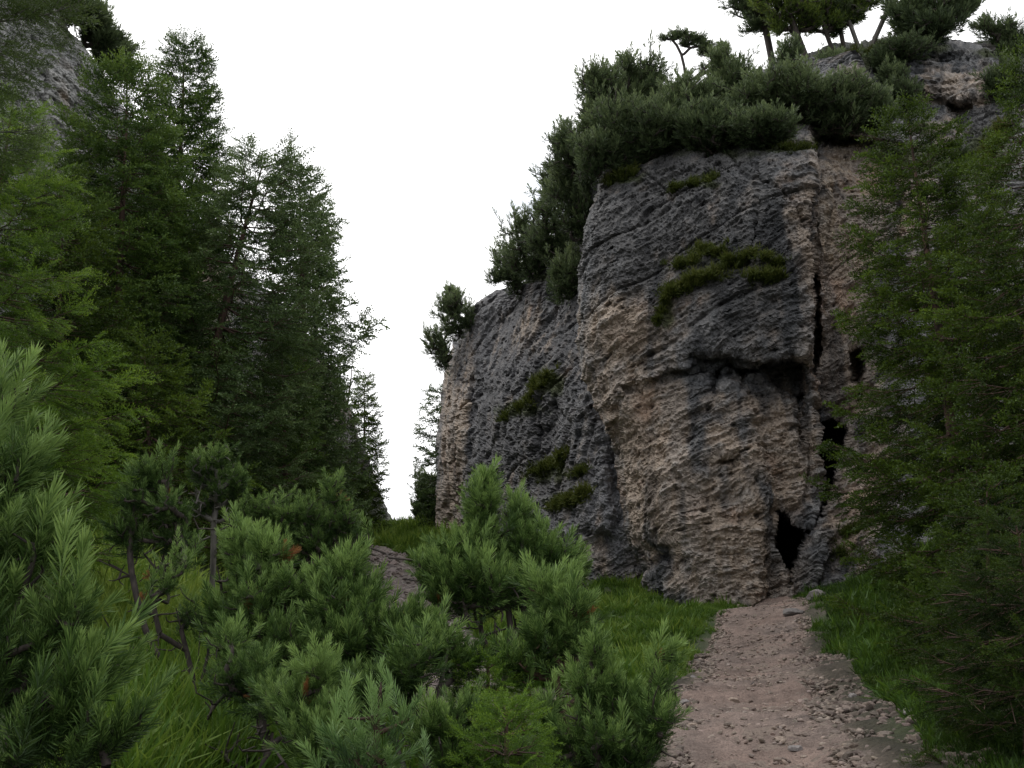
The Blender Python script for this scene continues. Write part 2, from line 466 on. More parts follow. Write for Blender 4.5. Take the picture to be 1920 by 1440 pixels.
    def at(s, px, py):
        i = np.argmin(np.abs(s.PX - px) + np.abs(s.PY - py))
        return s.core.reshape(-1, 3)[i]

def blobw(px, py, blobs):
    w = np.zeros(px.shape)
    for (cx, cy, rx, ry, a) in blobs:
        d = ((px - cx) / rx) ** 2 + ((py - cy) / ry) ** 2
        w = np.maximum(w, a * np.exp(-d * .8))
    return w

def rock_colour(tan_blobs, pale_blobs=(), dark_blobs=(), moss_blobs=(), base=DARK, tanc=TAN, streak=1.0, tan_bias=0.0, darken_blobs=()):
    def f(W, h, lay, kn, sm, pit):
        px, py, _ = proj(W)
        n1 = fbm(W * .6, 4, 201); n2 = fbm(W * 2.2, 4, 202)
        st = fbm(W * np.array([2.6, 2.6, .28]), 3, 203)          # vertical water streaks
        st2 = fbm(W * np.array([7., 7., .6]), 2, 204)
        w = blobw(px, py, tan_blobs) + tan_bias
        w = sstep(.08, .62, w + .30 * n1 + .26 * n2 - .34 * streak * st - .12 * sm)
        c = base * (1 + .25 * n2[..., None]) * (1 + .35 * np.clip(lay, -1, 1)[..., None] * .6)
        t = tanc * (1 + .25 * n2[..., None] + .1 * st2[..., None])
        t = t * np.array([1.0, 1, 1]) + np.array([.035, -.008, -.02]) * sstep(.1, .7, fbm(W * 1.1, 3, 207))[..., None]
        c = c + (t - c) * w[..., None]
        if len(pale_blobs):
            wp = sstep(.35, .8, blobw(px, py, pale_blobs) + .3 * n2); c = c + (PALE * (1 + .2 * n2[..., None]) - c) * wp[..., None]
        bl = sstep(.0, .5, st2 * .5 + fbm(W * np.array([1.4, 1.4, .35]), 3, 209) + .1) * .28; c = c + (np.array([.20, .212, .228]) * (1 + .3 * n2[..., None]) - c) * bl[..., None]
        # bluish black lichen streaks; dark_blobs also paint shade into caves and hollows
        dk = sstep(.15, .65, streak * st + .35 * n1 + blobw(px, py, dark_blobs) * 1.1)
        c = c * (1 - .52 * dk[..., None]) + np.array([.008, .011, .015]) * dk[..., None]
        # paler grey on the raised ribs
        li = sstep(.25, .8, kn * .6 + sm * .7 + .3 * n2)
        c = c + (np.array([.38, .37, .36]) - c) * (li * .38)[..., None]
        c = c * (1 - .6 * sstep(.02, .3, pit))[..., None]  # pits get painted shade too
        if len(darken_blobs):  # darkens broad areas of the wall, less where it is tan
            we = sstep(.2, .7, blobw(px, py, darken_blobs) + .25 * n1 + .15 * st) * (1 - .6 * w); c = c * (1 - .42 * we)[..., None]
        if len(moss_blobs):
            wm = sstep(.35, .7, blobw(px, py, moss_blobs) + .35 * n2); c = c + (np.array([.05, .065, .016]) - c) * (wm * .85)[..., None]
        return c
    return f

def rowgrid(pys, xL, xR, step, extra=()):
    """rows from py list; columns evenly from xL(py) to xR"""
    n = int((max(xR) - min(xL)) / step) if hasattr(xR, '__len__') else int((xR - min(xL)) / step)
    return n

def itp(y, tab):
    tab = sorted(tab); a = np.array(tab, float)
    return np.interp(y, a[:, 0], a[:, 1])

# --- main wall ------------------------------------------------------------
rows = np.concatenate([np.arange(-260, 90, 6.), np.arange(90, 1180, 2.1)])
xL = itp(rows, [(-260, 2300), (-100, 2200), (0, 2100), (60, 2000), (90, 1750), (110, 1500), (130, 1440), (160, 1330), (200, 1200), (250, 1112), (300, 1112), (350, 1122), (400, 1106),
                (500, 1090), (600, 1084), (690, 1092), (760, 1118), (830, 1148), (930, 1163), (1040, 1184), (1110, 1212), (1180, 1232)])
for _ in range(6): xL[1:-1] = (xL[:-2] + 2 * xL[1:-1] + xL[2:]) / 4
n_in = 300; n_out = 70
PXm = np.empty((len(rows), n_in + n_out)); xmid = np.maximum(1690, xL + 100)
t1 = np.linspace(0, 1, n_in); t2 = np.linspace(0, 1, n_out + 1)[1:] ** 1.3
PXm[:, :n_in] = xL[:, None] + (xmid - xL)[:, None] * t1[None]
PXm[:, n_in:] = xmid[:, None] + (2600 - xmid)[:, None] * t2[None]
PYm = np.repeat(rows[:, None], PXm.shape[1], 1)
mY = [(1084, 600, 27.2), (1095, 700, 26.8), (1120, 350, 28.5), (1112, 260, 30), (1150, 830, 26.2), (1165, 930, 26.0), (1212, 1120, 25.6), (1300, 1135, 24.4), (1300, 1000, 24.6), (1300, 850, 24.9), (1300, 720, 25.4),
      (1430, 1130, 24.3), (1430, 1000, 24.6), (1430, 850, 24.6), (1430, 720, 25.0), (1300, 640, 25.2), (1300, 500, 25.8), (1300, 380, 27.0), (1300, 280, 28.5), (1200, 600, 26.2), (1200, 400, 27.4), (1200, 250, 30.5),
      (1500, 640, 24.6), (1500, 500, 24.8), (1500, 350, 25.6), (1500, 260, 27.5), (1400, 160, 32.5), (1500, 120, 34.5), (1600, 640, 25.2), (1600, 500, 25.6), (1600, 350, 26.4), (1600, 250, 28.5),
      (1520, 1000, 24.4), (1540, 1110, 23.9), (1600, 900, 24.8), (1650, 1080, 22.6), (1750, 900, 22.5), (1800, 600, 23.5), (1800, 400, 25.0), (1920, 900, 18.5), (1920, 500, 20), (1920, 250, 22), (2100, 900, 13.5), (2100, 300, 17), (2600, 900, 8), (2600, 0, 10), (2100, -200, 19), (1160, 1000, 26.0)]
mY = np.array(mY); mYf = RBF(mY[:, :2], mY[:, 2], reg=.01, scale=.004)
feats = [
    # upper block stands proud of the lower wall
    ([(1000, 200), (1526, 200), (1528, 480), (1530, 640), (1512, 668), (1440, 680), (1370, 672), (1335, 700), (1270, 694), (1215, 716), (1165, 728), (1150, 790), (1149, 850), (1100, 860), (1000, 800)], -.75, 10),
    # shadowed hollows under the block
    ([(1296, 664), (1350, 660), (1372, 672), (1350, 696), (1318, 702), (1298, 690)], .6, 8),
    ([(1366, 686), (1420, 690), (1470, 672), (1506, 668), (1512, 745), (1496, 752), (1462, 740), (1436, 722), (1428, 700), (1385, 702)], 1.15, 9),
    ([(1335, 700), (1352, 700), (1350, 745), (1340, 752), (1332, 730)], .6, 5),
    ([(1385, 700), (1404, 700), (1400, 725), (1384, 735)], .7, 5),
    ([(1490, 745), (1512, 742), (1506, 830), (1494, 836), (1492, 790)], .7, 5),
    # long vertical crack
    ([(1522, 240), (1533, 240), (1536, 330), (1531, 400), (1535, 520), (1532, 560), (1526, 560), (1524, 480), (1519, 380), (1524, 310)], .75, 5),
    ([(1527, 520), (1535, 520), (1540, 640), (1531, 720), (1521, 700), (1528, 600)], 1.9, 3.5),
    ([(1423, 240), (1427, 240), (1429, 400), (1414, 450), (1404, 500), (1399, 498), (1408, 445), (1420, 400)], .55, 3),
    # recessed pink wall right of the crack
    ([(1532, 250), (1700, 270), (1680, 560), (1640, 780), (1592, 800), (1530, 800), (1534, 500)], 1.2, 6),
    ([(1540, 340), (1562, 330), (1556, 420), (1546, 520), (1548, 620), (1536, 660), (1536, 480)], -.7, 5),
    ([(1545, 255), (1620, 262), (1600, 275), (1545, 275)], .7, 5),
    ([(1592, 655), (1622, 650), (1630, 700), (1612, 735), (1598, 715)], 2.0, 6),
    # caves
    ([(1533, 792), (1560, 786), (1596, 800), (1588, 835), (1574, 868), (1566, 905), (1553, 945), (1543, 938), (1545, 900), (1535, 858)], 6.0, 3.5),
    ([(1545, 900), (1566, 900), (1551, 948), (1534, 985), (1516, 1000), (1528, 968), (1540, 935)], 4.0, 3),
    ([(1458, 960), (1476, 966), (1494, 984), (1514, 990), (1532, 980), (1510, 1016), (1498, 1056), (1486, 1078), (1470, 1074), (1456, 1046), (1448, 1028), (1450, 1000), (1454, 975)], 7.0, 3.5),
    ([(1474, 1066), (1492, 1066), (1486, 1108), (1478, 1106), (1473, 1085)], 2.2, 3),
    # boulder lip right of the lower cave
    ([(1500, 1110), (1490, 1090), (1500, 1045), (1530, 1010), (1552, 985), (1560, 1000), (1530, 1110)], -.35, 7),
    ([(1158, 738), (1250, 708), (1330, 712), (1400, 725), (1440, 900), (1420, 1140), (1230, 1140), (1180, 1000), (1160, 880)], -.55, 12),
    # left foot undercut
    ([(1196, 1000), (1215, 1010), (1245, 1030), (1235, 1070), (1205, 1090), (1192, 1060)], .7, 8),
    ([(1245, 1020), (1268, 1012), (1262, 1060), (1240, 1060)], .5, 6),
    ([(1335, 858), (1352, 850), (1388, 862), (1372, 870), (1345, 872)], .35, 4),
    # gully between main wall and the upper crag
    ([(1600, 60), (1655, 200), (1750, 282), (1835, 335), (1905, 260), (2000, 100), (2000, -400), (1500, -400)], 13, 22),
]
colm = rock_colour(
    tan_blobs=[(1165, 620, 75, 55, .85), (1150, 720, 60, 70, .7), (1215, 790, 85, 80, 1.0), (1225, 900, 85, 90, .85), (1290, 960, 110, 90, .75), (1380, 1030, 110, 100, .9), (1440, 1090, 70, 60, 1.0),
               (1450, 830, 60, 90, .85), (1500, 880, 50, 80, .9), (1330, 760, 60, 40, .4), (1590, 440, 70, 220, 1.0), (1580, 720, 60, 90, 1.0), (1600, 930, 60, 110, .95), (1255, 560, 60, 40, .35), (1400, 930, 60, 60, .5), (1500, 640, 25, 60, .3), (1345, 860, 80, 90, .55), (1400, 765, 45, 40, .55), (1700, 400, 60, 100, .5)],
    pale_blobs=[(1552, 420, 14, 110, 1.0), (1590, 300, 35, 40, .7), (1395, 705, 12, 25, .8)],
    dark_blobs=[(1225, 1060, 30, 40, .7), (1420, 600, 60, 50, .45), (1470, 420, 50, 110, .15), (1350, 830, 35, 50, .15), (1505, 790, 16, 60, .6), (1345, 725, 14, 30, .6), (1250, 640, 40, 60, .3), (1480, 1025, 45, 70, 1.2), (1560, 870, 30, 90, 1.2), (1460, 710, 50, 35, .9), (1330, 685, 40, 20, .9)],  # cave mouths and hollows carry their shade in the rock colour
    darken_blobs=[(1320, 430, 240, 170, 1.0), (1420, 600, 110, 80, .9), (1130, 1000, 60, 140, .6), (1600, 1040, 60, 60, .7), (1220, 500, 120, 120, .8)],
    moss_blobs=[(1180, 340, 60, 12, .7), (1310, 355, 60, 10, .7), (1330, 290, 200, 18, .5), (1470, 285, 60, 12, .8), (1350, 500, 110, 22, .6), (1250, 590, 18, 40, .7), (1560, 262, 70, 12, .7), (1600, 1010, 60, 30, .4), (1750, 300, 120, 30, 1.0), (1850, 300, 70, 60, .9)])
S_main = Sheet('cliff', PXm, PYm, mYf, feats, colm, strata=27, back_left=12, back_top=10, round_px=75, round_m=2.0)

# --- receding left part of the right wall ----------------------------------
rows = np.arange(230, 1140, 2.6)
xL = itp(rows, [(230, 1120), (300, 1092), (350, 1082), (430, 1062), (490, 1035), (520, 1000), (545, 950), (570, 900), (600, 874), (650, 850), (700, 832), (760, 825), (850, 820), (980, 822), (1140, 826)])
for _ in range(4): xL[1:-1] = (xL[:-2] + 2 * xL[1:-1] + xL[2:]) / 4
t = np.linspace(0, 1, 210)
PXa = xL[:, None] + (1330 - xL)[:, None] * t[None]; PYa = np.repeat(rows[:, None], len(t), 1)
aY = np.array([(822, 950, 50), (822, 700, 50), (880, 590, 47), (860, 950, 45), (950, 560, 43), (950, 800, 38), (950, 1000, 36), (1000, 600, 39), (1060, 480, 36), (1100, 700, 31), (1060, 900, 30.5), (1100, 1080, 28), (1180, 1110, 27.4), (1320, 1000, 26.5), (1100, 300, 34), (1300, 500, 30), (1320, 300, 31), (1000, 1080, 32)])
aYf = RBF(aY[:, :2], aY[:, 2], reg=.01, scale=.004)
cola = rock_colour(tan_blobs=[(848, 860, 18, 150, 1.0), (870, 800, 12, 120, .7), (830, 960, 12, 60, .9), (1000, 620, 40, 60, .3), (1130, 1060, 40, 60, .4)], dark_blobs=[(900, 860, 18, 90, .5), (1120, 790, 20, 60, .4)],
                   moss_blobs=[(980, 770, 50, 16, .8), (1035, 720, 30, 30, .8), (1020, 880, 50, 30, .8), (1050, 940, 50, 22, .8), (1000, 520, 60, 14, .8)], base=DARK * np.array([1.0, 1.0, 1.04]), darken_blobs=[(980, 750, 190, 300, .7)])
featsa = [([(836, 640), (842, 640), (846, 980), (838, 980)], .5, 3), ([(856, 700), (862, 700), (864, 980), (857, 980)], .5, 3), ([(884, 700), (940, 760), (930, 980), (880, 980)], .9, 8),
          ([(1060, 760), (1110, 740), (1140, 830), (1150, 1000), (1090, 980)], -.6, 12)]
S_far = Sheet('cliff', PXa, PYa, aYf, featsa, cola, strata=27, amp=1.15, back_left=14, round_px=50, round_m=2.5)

# --- crag above and behind ---------------------------------------------------
cols_ = np.concatenate([np.arange(1380, 1930, 3.), np.arange(1930, 2500, 12.)])
top = itp(cols_, [(1380, 150), (1450, 122), (1500, 112), (1560, 92), (1640, 78), (1700, 66), (1760, 62), (1800, 72), (1850, 84), (1885, 108), (1920, 150), (2000, 130), (2100, 130), (2500, 60)])
t = np.linspace(0, 1, 150) ** .9
PYf = top[None] + (460 - top)[None] * t[:, None]; PXf = np.repeat(cols_[None], len(t), 0)
fY = np.array([(1380, 150, 35.5), (1500, 150, 35.5), (1500, 300, 33), (1640, 120, 36), (1700, 200, 35), (1800, 100, 35.5), (1800, 250, 33), (1750, 320, 31), (1900, 200, 32), (1900, 350, 29), (2500, 300, 22), (2500, -50, 24), (1380, 400, 33), (1900, 450, 28)])
fYf = RBF(fY[:, :2], fY[:, 2], reg=.01, scale=.004)
colf_ = rock_colour(tan_blobs=[(1790, 170, 70, 40, .6), (1770, 240, 40, 30, .45)], pale_blobs=[], dark_blobs=[(1720, 130, 60, 40, .5), (1800, 220, 25, 25, .5)], base=DARK * .72, moss_blobs=[(1700, 260, 60, 40, .7), (1600, 110, 90, 25, .9), (1560, 160, 90, 40, .9), (1700, 85, 90, 16, .9), (1860, 100, 40, 14, .8), (1860, 290, 60, 50, 1.0), (1680, 200, 40, 20, .8)])
featsf = [([(1640, 80), (1660, 90), (1700, 170), (1690, 210), (1650, 140)], 1.2, 10), ([(1700, 140), (1860, 130), (1880, 180), (1800, 190), (1740, 180)], -.8, 12), ([(1780, 190), (1830, 200), (1800, 250)], .9, 8)]
S_up = Sheet('cliff', PXf, PYf, fYf, featsf, colf_, strata=-20, amp=1.3, back_top=12, round_px=30, round_m=2.5)

# --- left wall of the gorge ---------------------------------------------------
rows = np.concatenate([np.arange(-320, 0, 10.), np.arange(0, 1080, 3.)])
xR = itp(rows, [(-320, -60), (-150, 40), (0, 96), (60, 128), (130, 182), (200, 226), (300, 300), (400, 362), (470, 410), (540, 480), (600, 548), (690, 622), (760, 655), (880, 694), (940, 714), (975, 732), (1000, 742), (1080, 760)])
for _ in range(4): xR[1:-1] = (xR[:-2] + 2 * xR[1:-1] + xR[2:]) / 4
t = 1 - np.linspace(1, 0, 230) ** 1.25
PXl = -700 + (xR + 700)[:, None] * t[None]; PYl = np.repeat(rows[:, None], len(t), 1)
lY = np.array([(-700, 0, 12), (-700, 900, 12), (0, 0, 24), (0, 500, 23), (0, 950, 23.5), (100, 100, 26), (180, 130, 27.5), (150, 300, 26.5), (300, 300, 31), (300, 700, 29), (300, 960, 29), (400, 460, 34), (500, 560, 38), (500, 950, 38), (620, 690, 45), (600, 960, 48), (700, 880, 54), (735, 975, 61), (-60, -300, 24), (760, 1080, 62), (700, 1020, 60)])
lYf = RBF(lY[:, :2], lY[:, 2], reg=.01, scale=.004)
coll = rock_colour(tan_blobs=[(360, 550, 60, 90, .8), (600, 760, 60, 80, .45)], pale_blobs=[(380, 520, 30, 30, .6)], dark_blobs=[], moss_blobs=[(120, 50, 20, 40, .9), (200, 170, 20, 40, .8), (640, 730, 14, 50, .7), (600, 850, 30, 60, .4)], base=np.array([.32, .315, .30]), streak=.6)
S_left = Sheet('cliff', PXl, PYl, lYf, [], coll, strata=-58, amp=1.2, back_right=12, back_top=8, round_px=40, round_m=1.5)
for S, nm in ((S_main, 'cliff'), (S_far, 'cliff'), (S_up, 'cliff'), (S_left, 'cliff')): pass

# ------------------------------------------------------------------ plant templates
def needle_tris(base, tip, width, rng):
    """one slender triangle per needle"""
    d = nrm(tip - base); r = nrm(rng.normal(size=base.shape)); s_ = nrm(np.cross(d, r))
    a = base + s_ * width * .5; b = base - s_ * width * .5
    V = np.stack([a, b, tip], 1).reshape(-1, 3)
    F = np.arange(len(V)).reshape(-1, 3)
    return V, F

def needle_quads(base, tip, width, rng):
    d = nrm(tip - base); r = nrm(rng.normal(size=base.shape)); s_ = nrm(np.cross(d, r))
    mid = base + (tip - base) * .55
    V = np.stack([base, mid + s_ * width * .5, tip, mid - s_ * width * .5], 1).reshape(-1, 3)
    o = (np.arange(len(base)) * 4)[:, None, None]
    F = (np.array([[0, 1, 2], [0, 2, 3]])[None] + o).reshape(-1, 3)
    return V, F

def pine_shoot(n, nl, w, rng, quad=True, spread=(62, 22), L=1.0):
    """bottlebrush along +Z from 0 to L(=1); nl, w relative to L"""
    t = (np.arange(n) + .5) / n; t = t ** .9
    ph = np.arange(n) * 2.399 + rng.uniform(-.3, .3, n)
    ang = np.radians(spread[0] + (spread[1] - spread[0]) * t + rng.uniform(-10, 10, n))
    base = np.stack([0 * t, 0 * t, t * L * .93], -1)
    d = np.stack([np.sin(ang) * np.cos(ph), np.sin(ang) * np.sin(ph), np.cos(ang)], -1)
    ln = nl * rng.uniform(.75, 1.1, n) * (1 - .15 * t)
    tip = base + d * ln[:, None]
    tip[:, :2] *= .94; tip[:, 2] += ln * .08
    V, F = (needle_quads if quad else needle_tris)(base, tip, w, rng)
    k = 4 if quad else 3
    T = np.repeat(.42 + .28 * t + rng.uniform(-.22, .22, n), k)
    T = T + np.tile(np.array([-.12, 0, .16, 0]) if quad else np.array([-.1, -.1, .16]), n)
    return V, F, T

def merge(ts):
    V, F, T, n = [], [], [], 0
    for a, b, c_ in ts: V.append(a); F.append(b + n); T.append(c_); n += len(a)
    return np.concatenate(V), np.concatenate(F), np.concatenate(T)

r0 = np.random.RandomState(11)
SH_NEAR = [pine_shoot(96, .29, .021, r0) for _ in range(5)]
SH_MID = [pine_shoot(54, .36, .034, r0, spread=(66, 20)) for _ in range(5)]
SH_FAR = [pine_shoot(13, .60, .11, r0, quad=True, spread=(55, 15)) for _ in range(5)]

def spruce_twig(n_side, n_need, nl, w, rng, quad=False, drop=0.0):
    """flat twig along +Z (0..1) in the XZ plane with side twiglets, needles round each"""
    axes = [(np.array([0, 0, 0.]), np.array([0, 0, 1.]), 1.0)]
    for k in range(n_side):
        t = .15 + .7 * (k + .5) / n_side
        s_ = 1 if k % 2 else -1
        a = math.radians(48 + rng.uniform(-8, 8))
        ln = (.50 - .32 * t) * rng.uniform(.8, 1.15)
        axes.append((np.array([0, 0, t]), np.array([s_ * math.sin(a), rng.uniform(-.15, .1), math.cos(a)]), ln))
    Vs = []
    for (o, d, ln) in axes:
        d = d / np.linalg.norm(d); m = max(3, int(n_need * (ln if ln < 1 else 1.3)))
        t = (np.arange(m) + .5) / m
        side = nrm(np.cross(d, rng.normal(size=(m, 3))))
        side[:, 1] = np.where(rng.rand(m) < .7, np.abs(side[:, 1]), side[:, 1])
        base = o + d * (t * ln)[:, None]
        tip = base + nrm(side * .8 + d * .75) * (nl * rng.uniform(.7, 1.1, m))[:, None]
        V, F = (needle_quads if quad else needle_tris)(base, tip, w, rng)
        k = 4 if quad else 3
        Vs.append((V, F, np.repeat(.35 + .3 * t + rng.uniform(-.1, .1, m), k)))
    # tips
    return merge(Vs)
TW_NEAR = [spruce_twig(8, 42, .11, .02, r0, quad=True) for _ in range(4)]
TW_MID = [spruce_twig(7, 16, .15, .062, r0, quad=True) for _ in range(4)]
TW_FAR = [spruce_twig(5, 8, .2, .11, r0, quad=True) for _ in range(4)]

# ------------------------------------------------------------------ growing skeletons
class Skel:
    def __init__(s, base):
        s.p = [np.array(base, float)]; s.par = [-1]; s.d = [np.array([0, 0, 1.])]
    def chain(s, parent, pts):
        for q in pts:
            q = np.asarray(q, float)
            s.d.append(nrm((q - s.p[parent])[None])[0]); s.p.append(q); s.par.append(parent); parent = len(s.p) - 1
        return parent
    def grow(s, tips, up=.5, rng=None, wig=.06, minseg=.12, uppen=.8):
        """connect every tip to the nearest sensible node by a curved twig"""
        endd = []
        for T in tips:
            Pn = np.array(s.p); v = T - Pn; dist = np.linalg.norm(v, axis=1)
            cost = dist + uppen * np.maximum(-(v[:, 2]), 0) + .25 * dist * (1 - (nrm(v) * np.array(s.d)).sum(1))
            i = int(np.argmin(cost)); a = Pn[i]; L = dist[i]
            if L < 1e-3: endd.append(s.d[i]); continue
            n = max(2, min(7, int(L / minseg) + 1))
            c1 = a + s.d[i] * L * .3 + np.array([0, 0, -.03 * L]); c2 = T - np.array([0, 0, 1.]) * L * up * .6 - nrm(v[i][None])[0] * L * .15
            t = np.linspace(0, 1, n + 1)[1:, None]
            q = (1 - t) ** 3 * a + 3 * (1 - t) ** 2 * t * c1 + 3 * (1 - t) * t * t * c2 + t ** 3 * T
            if n > 2: q[:-1] += rng.normal(size=(n - 1, 3)) * L * wig
            s.chain(i, q); endd.append(s.d[-1])
        return np.array(endd)
    def geo(s, r_tip, expo=.45, rmax=.2, sides=5, rmin_skip=0):
        p = np.array(s.p); par = np.array(s.par); n = len(p); cnt = np.ones(n)
        for i in range(n - 1, 0, -1): cnt[par[i]] += cnt[i] * .5 if False else cnt[i]
        # leaf counts approximated by nodes
        r = np.minimum(r_tip * (cnt ** expo), rmax)
        i = np.arange(1, n)
        return tubes(p[par[i]], p[i], np.minimum(r[par[i]], r[i] * 1.5), r[i], sides)

def ellipsoid_pts(n, c, r, rng, shell=.45):
    d = nrm(rng.normal(size=(n, 3))); rad = (shell + (1 - shell) * rng.rand(n)) ** (1 / 1.5)
    return c + d * rad[:, None] * r

THINGS = []
def pine(name, label, cat, base, blobs, tips, L=.13, tmpl=None, mat=None, bark=None, stems=(), group=None, depth=.75, lat=2, r_tip=.004,
         up=.6, seed=0, outw=.6, lean=(0, 0, 0), dead=0, cones=0, wig=.06, rmax=.12, part='foliage', wood='stem', spread=.75, tintm=0.0, shell=.45, frac=None, upd=.8, clump=None, uppen=.8):
    """base=(px,py,Y) or (px,None,Y) -> on ground; blobs [(px,py,rx,ry,(Y))]; tips = total number"""
    rng = np.random.RandomState(seed + 1000)
    tmpl = tmpl or SH_MID; mat = mat or M_PINE; bark = bark or M_BARK
    if isinstance(base, np.ndarray): B = base
    elif base[1] is None:
        B = P(base[0], 720, base[2]); x = (base[0] - 960) / FP * base[2] * 1.0; B = np.array([x, base[2], 0.]); B[2] = gz(B[0], B[1]) - .03
    else: B = P(*base)
    Y0 = B[1]
    e = empty(name, B, label, cat, group)
    sk = Skel(B)
    for st in stems:
        pts = [P(*(q if len(q) == 3 else (*q, Y0))) for q in st]
        # start the stem at the base if it is the first, else at nearest node
        i = int(np.argmin(np.linalg.norm(np.array(sk.p) - pts[0], axis=1)))
        fine = []; prev = sk.p[i]
        for q in pts:
            n = max(1, int(np.linalg.norm(q - prev) / .12 / max(1, Y0 / 8)))
            for k in range(1, n + 1): fine.append(prev + (q - prev) * k / n)
            prev = q
        fine = np.array(fine)
        if len(fine) > 4:
            for _ in range(3): fine[1:-1] = (fine[:-2] + 2 * fine[1:-1] + fine[2:]) / 4
        sk.chain(i, fine)
    area = np.array([b[2] * b[3] * (b[5] if len(b) > 5 else 1) for b in blobs], float); tips = int(tips * (1.45 if Y0 < 12 else 1)); num = np.maximum(1, (tips * area / area.sum())).astype(int)
    T = []; TB = []
    for b, n in zip(blobs, num):
        Yb = b[4] if len(b) > 4 and b[4] else Y0
        c_ = P(b[0], b[1], Yb); k = Yb / FP / CP * 1.02
        gsc = (1.2 if Y0 < 12 else (1.3 if group in ('dark pines clinging to the edge beside the sky',) else 1.12)); k *= gsc
        rr = np.array([b[2] * k, (b[2] + b[3]) * .5 * k * depth, b[3] * k])
        ncl = max(4, int(n / (clump or (9 if Y0 < 12 else 16)))); near_ = Y0 < 12; cc = ellipsoid_pts(ncl, c_, rr * (.8 if near_ else .95), rng, .12); cs = rng.uniform(.3, .62, ncl) if near_ else rng.uniform(.16, .46, ncl)
        wh = rng.randint(0, ncl, n); u_ = ellipsoid_pts(n, np.zeros(3), np.ones(3), rng, shell)
        q = cc[wh] + u_ * rr * cs[wh][:, None]; q[:, 2] += rr[2] * cs[wh] * .15
        if not near_:
            q = q + rng.normal(size=q.shape) * rr * .14
            sp = rng.rand(n) < .16; q[sp, 2] += rr[2] * rng.uniform(.1, .45, sp.sum()); q[sp, 0] += rr[0] * rng.normal(size=sp.sum()) * .2
        T.append(q); TB.append(cc[wh] * .6 + c_ * .4)
    T = np.concatenate(T); TB = np.concatenate(TB)
    zmin = gz(T[:, 0], T[:, 1], False)
    if base is not None and not isinstance(base, np.ndarray) and base[1] is None:
        keep = T[:, 2] > zmin + .1; T = T[keep]; TB = TB[keep]
    order = np.argsort(np.linalg.norm((T - B) * np.array([1, 1, .7]), axis=1)); T = T[order]; TB = TB[order]
    ed = sk.grow(T, up=up, rng=rng, wig=wig, minseg=max(.1, Y0 * .012), uppen=uppen)
    if Y0 < 12:
        nb_ = int(len(T) * .55); ii = rng.choice(len(T), nb_)
        Q = T[ii] + rng.normal(size=(nb_, 3)) * .06 - np.array([0, 0, 1.]) * rng.uniform(.08, .4, (nb_, 1)); Q = Q[Q[:, 2] > gz(Q[:, 0], Q[:, 1], False) + .08]
        sk.grow(Q, up=.25, rng=rng, wig=.12, minseg=.07, uppen=.4)
    V, F = sk.geo(r_tip, .42, rmax, 5 if Y0 < 12 else 4)
    mesh_obj(wood, V, F, bark, e, {'tint': np.zeros(len(V))}, smooth=True)
    out = nrm(T - TB + 1e-6)
    d = nrm(ed * .55 + out * outw + np.array([0, 0, 1.]) * upd + np.array(lean) + rng.normal(size=T.shape) * .22)
    g = Geo()
    k = len(tmpl)
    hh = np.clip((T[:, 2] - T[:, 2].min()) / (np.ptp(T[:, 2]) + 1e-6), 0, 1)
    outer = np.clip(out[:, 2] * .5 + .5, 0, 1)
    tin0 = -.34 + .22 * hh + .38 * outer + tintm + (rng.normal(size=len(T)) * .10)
    def put(mask, org, dirs, ln, tint):
        which = rng.randint(0, k, len(org))
        for j in range(k):
            m = which == j
            if m.any(): g.inst(tmpl[j], frames(dirs[m], ln[m], rng), org[m], tint[m])
    ln = L * rng.uniform(.7, 1.2, len(T)) * np.where(rng.rand(len(T)) < .25, 1.45, 1.0)
    org = T - d * ln[:, None] * .35
    isdead = np.zeros(len(T), bool)
    if dead:
        di = rng.choice(len(T), dead, replace=False); isdead[di] = True
    ok = ~isdead
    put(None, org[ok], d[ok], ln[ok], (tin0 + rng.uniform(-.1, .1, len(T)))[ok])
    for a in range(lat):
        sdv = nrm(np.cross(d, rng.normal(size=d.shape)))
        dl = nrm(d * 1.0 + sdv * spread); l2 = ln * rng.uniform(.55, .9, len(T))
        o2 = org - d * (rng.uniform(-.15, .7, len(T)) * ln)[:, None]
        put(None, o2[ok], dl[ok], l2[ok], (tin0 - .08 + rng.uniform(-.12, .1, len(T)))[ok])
    g.build(part, mat, e)
    if dead:
        for i in di[:6]:
            gd = Geo(); dd = nrm(d[i] + rng.normal(size=(4, 3)) * .5)
            gd.inst(tmpl[0], frames(dd, np.full(4, ln[i] * .65), rng), np.repeat(org[i][None], 4, 0), np.full(4, .1))
            o = gd.build('dry_shoot', M_DEAD, e); o['label'] = 'withered rusty orange shoot'
    if cones:
        for i in rng.choice(len(T), cones, replace=False):
            V, F = cone_mesh(org[i] - d[i] * .03, .016, .035, d[i]); mesh_obj('cone', V, F, M_BARK, e, {'tint': np.zeros(len(V))}, smooth=False)
    THINGS.append(e)
    return e

def cone_mesh(c, r, h, d):
    nr, ns = 6, 9; V = []; F = []
    prof = [.35, .85, 1, .9, .62, .2]
    for i in range(nr):
        for j in range(ns):
            a = 2 * math.pi * (j + .5 * (i % 2)) / ns; rr = r * prof[i] * (1.15 if (i + j) % 2 else .88)
            V.append((rr * math.cos(a), rr * math.sin(a), (i / (nr - 1) - .5) * h))
    for i in range(nr - 1):
        for j in range(ns):
            a, b = i * ns + j, i * ns + (j + 1) % ns
            F += [(a, b, b + ns), (a, b + ns, a + ns)]
    R = frames(np.array([d]), np.ones(1), np.random.RandomState(1), np.zeros(1))[0]
    return np.array(V) @ R.T + c, np.array(F)

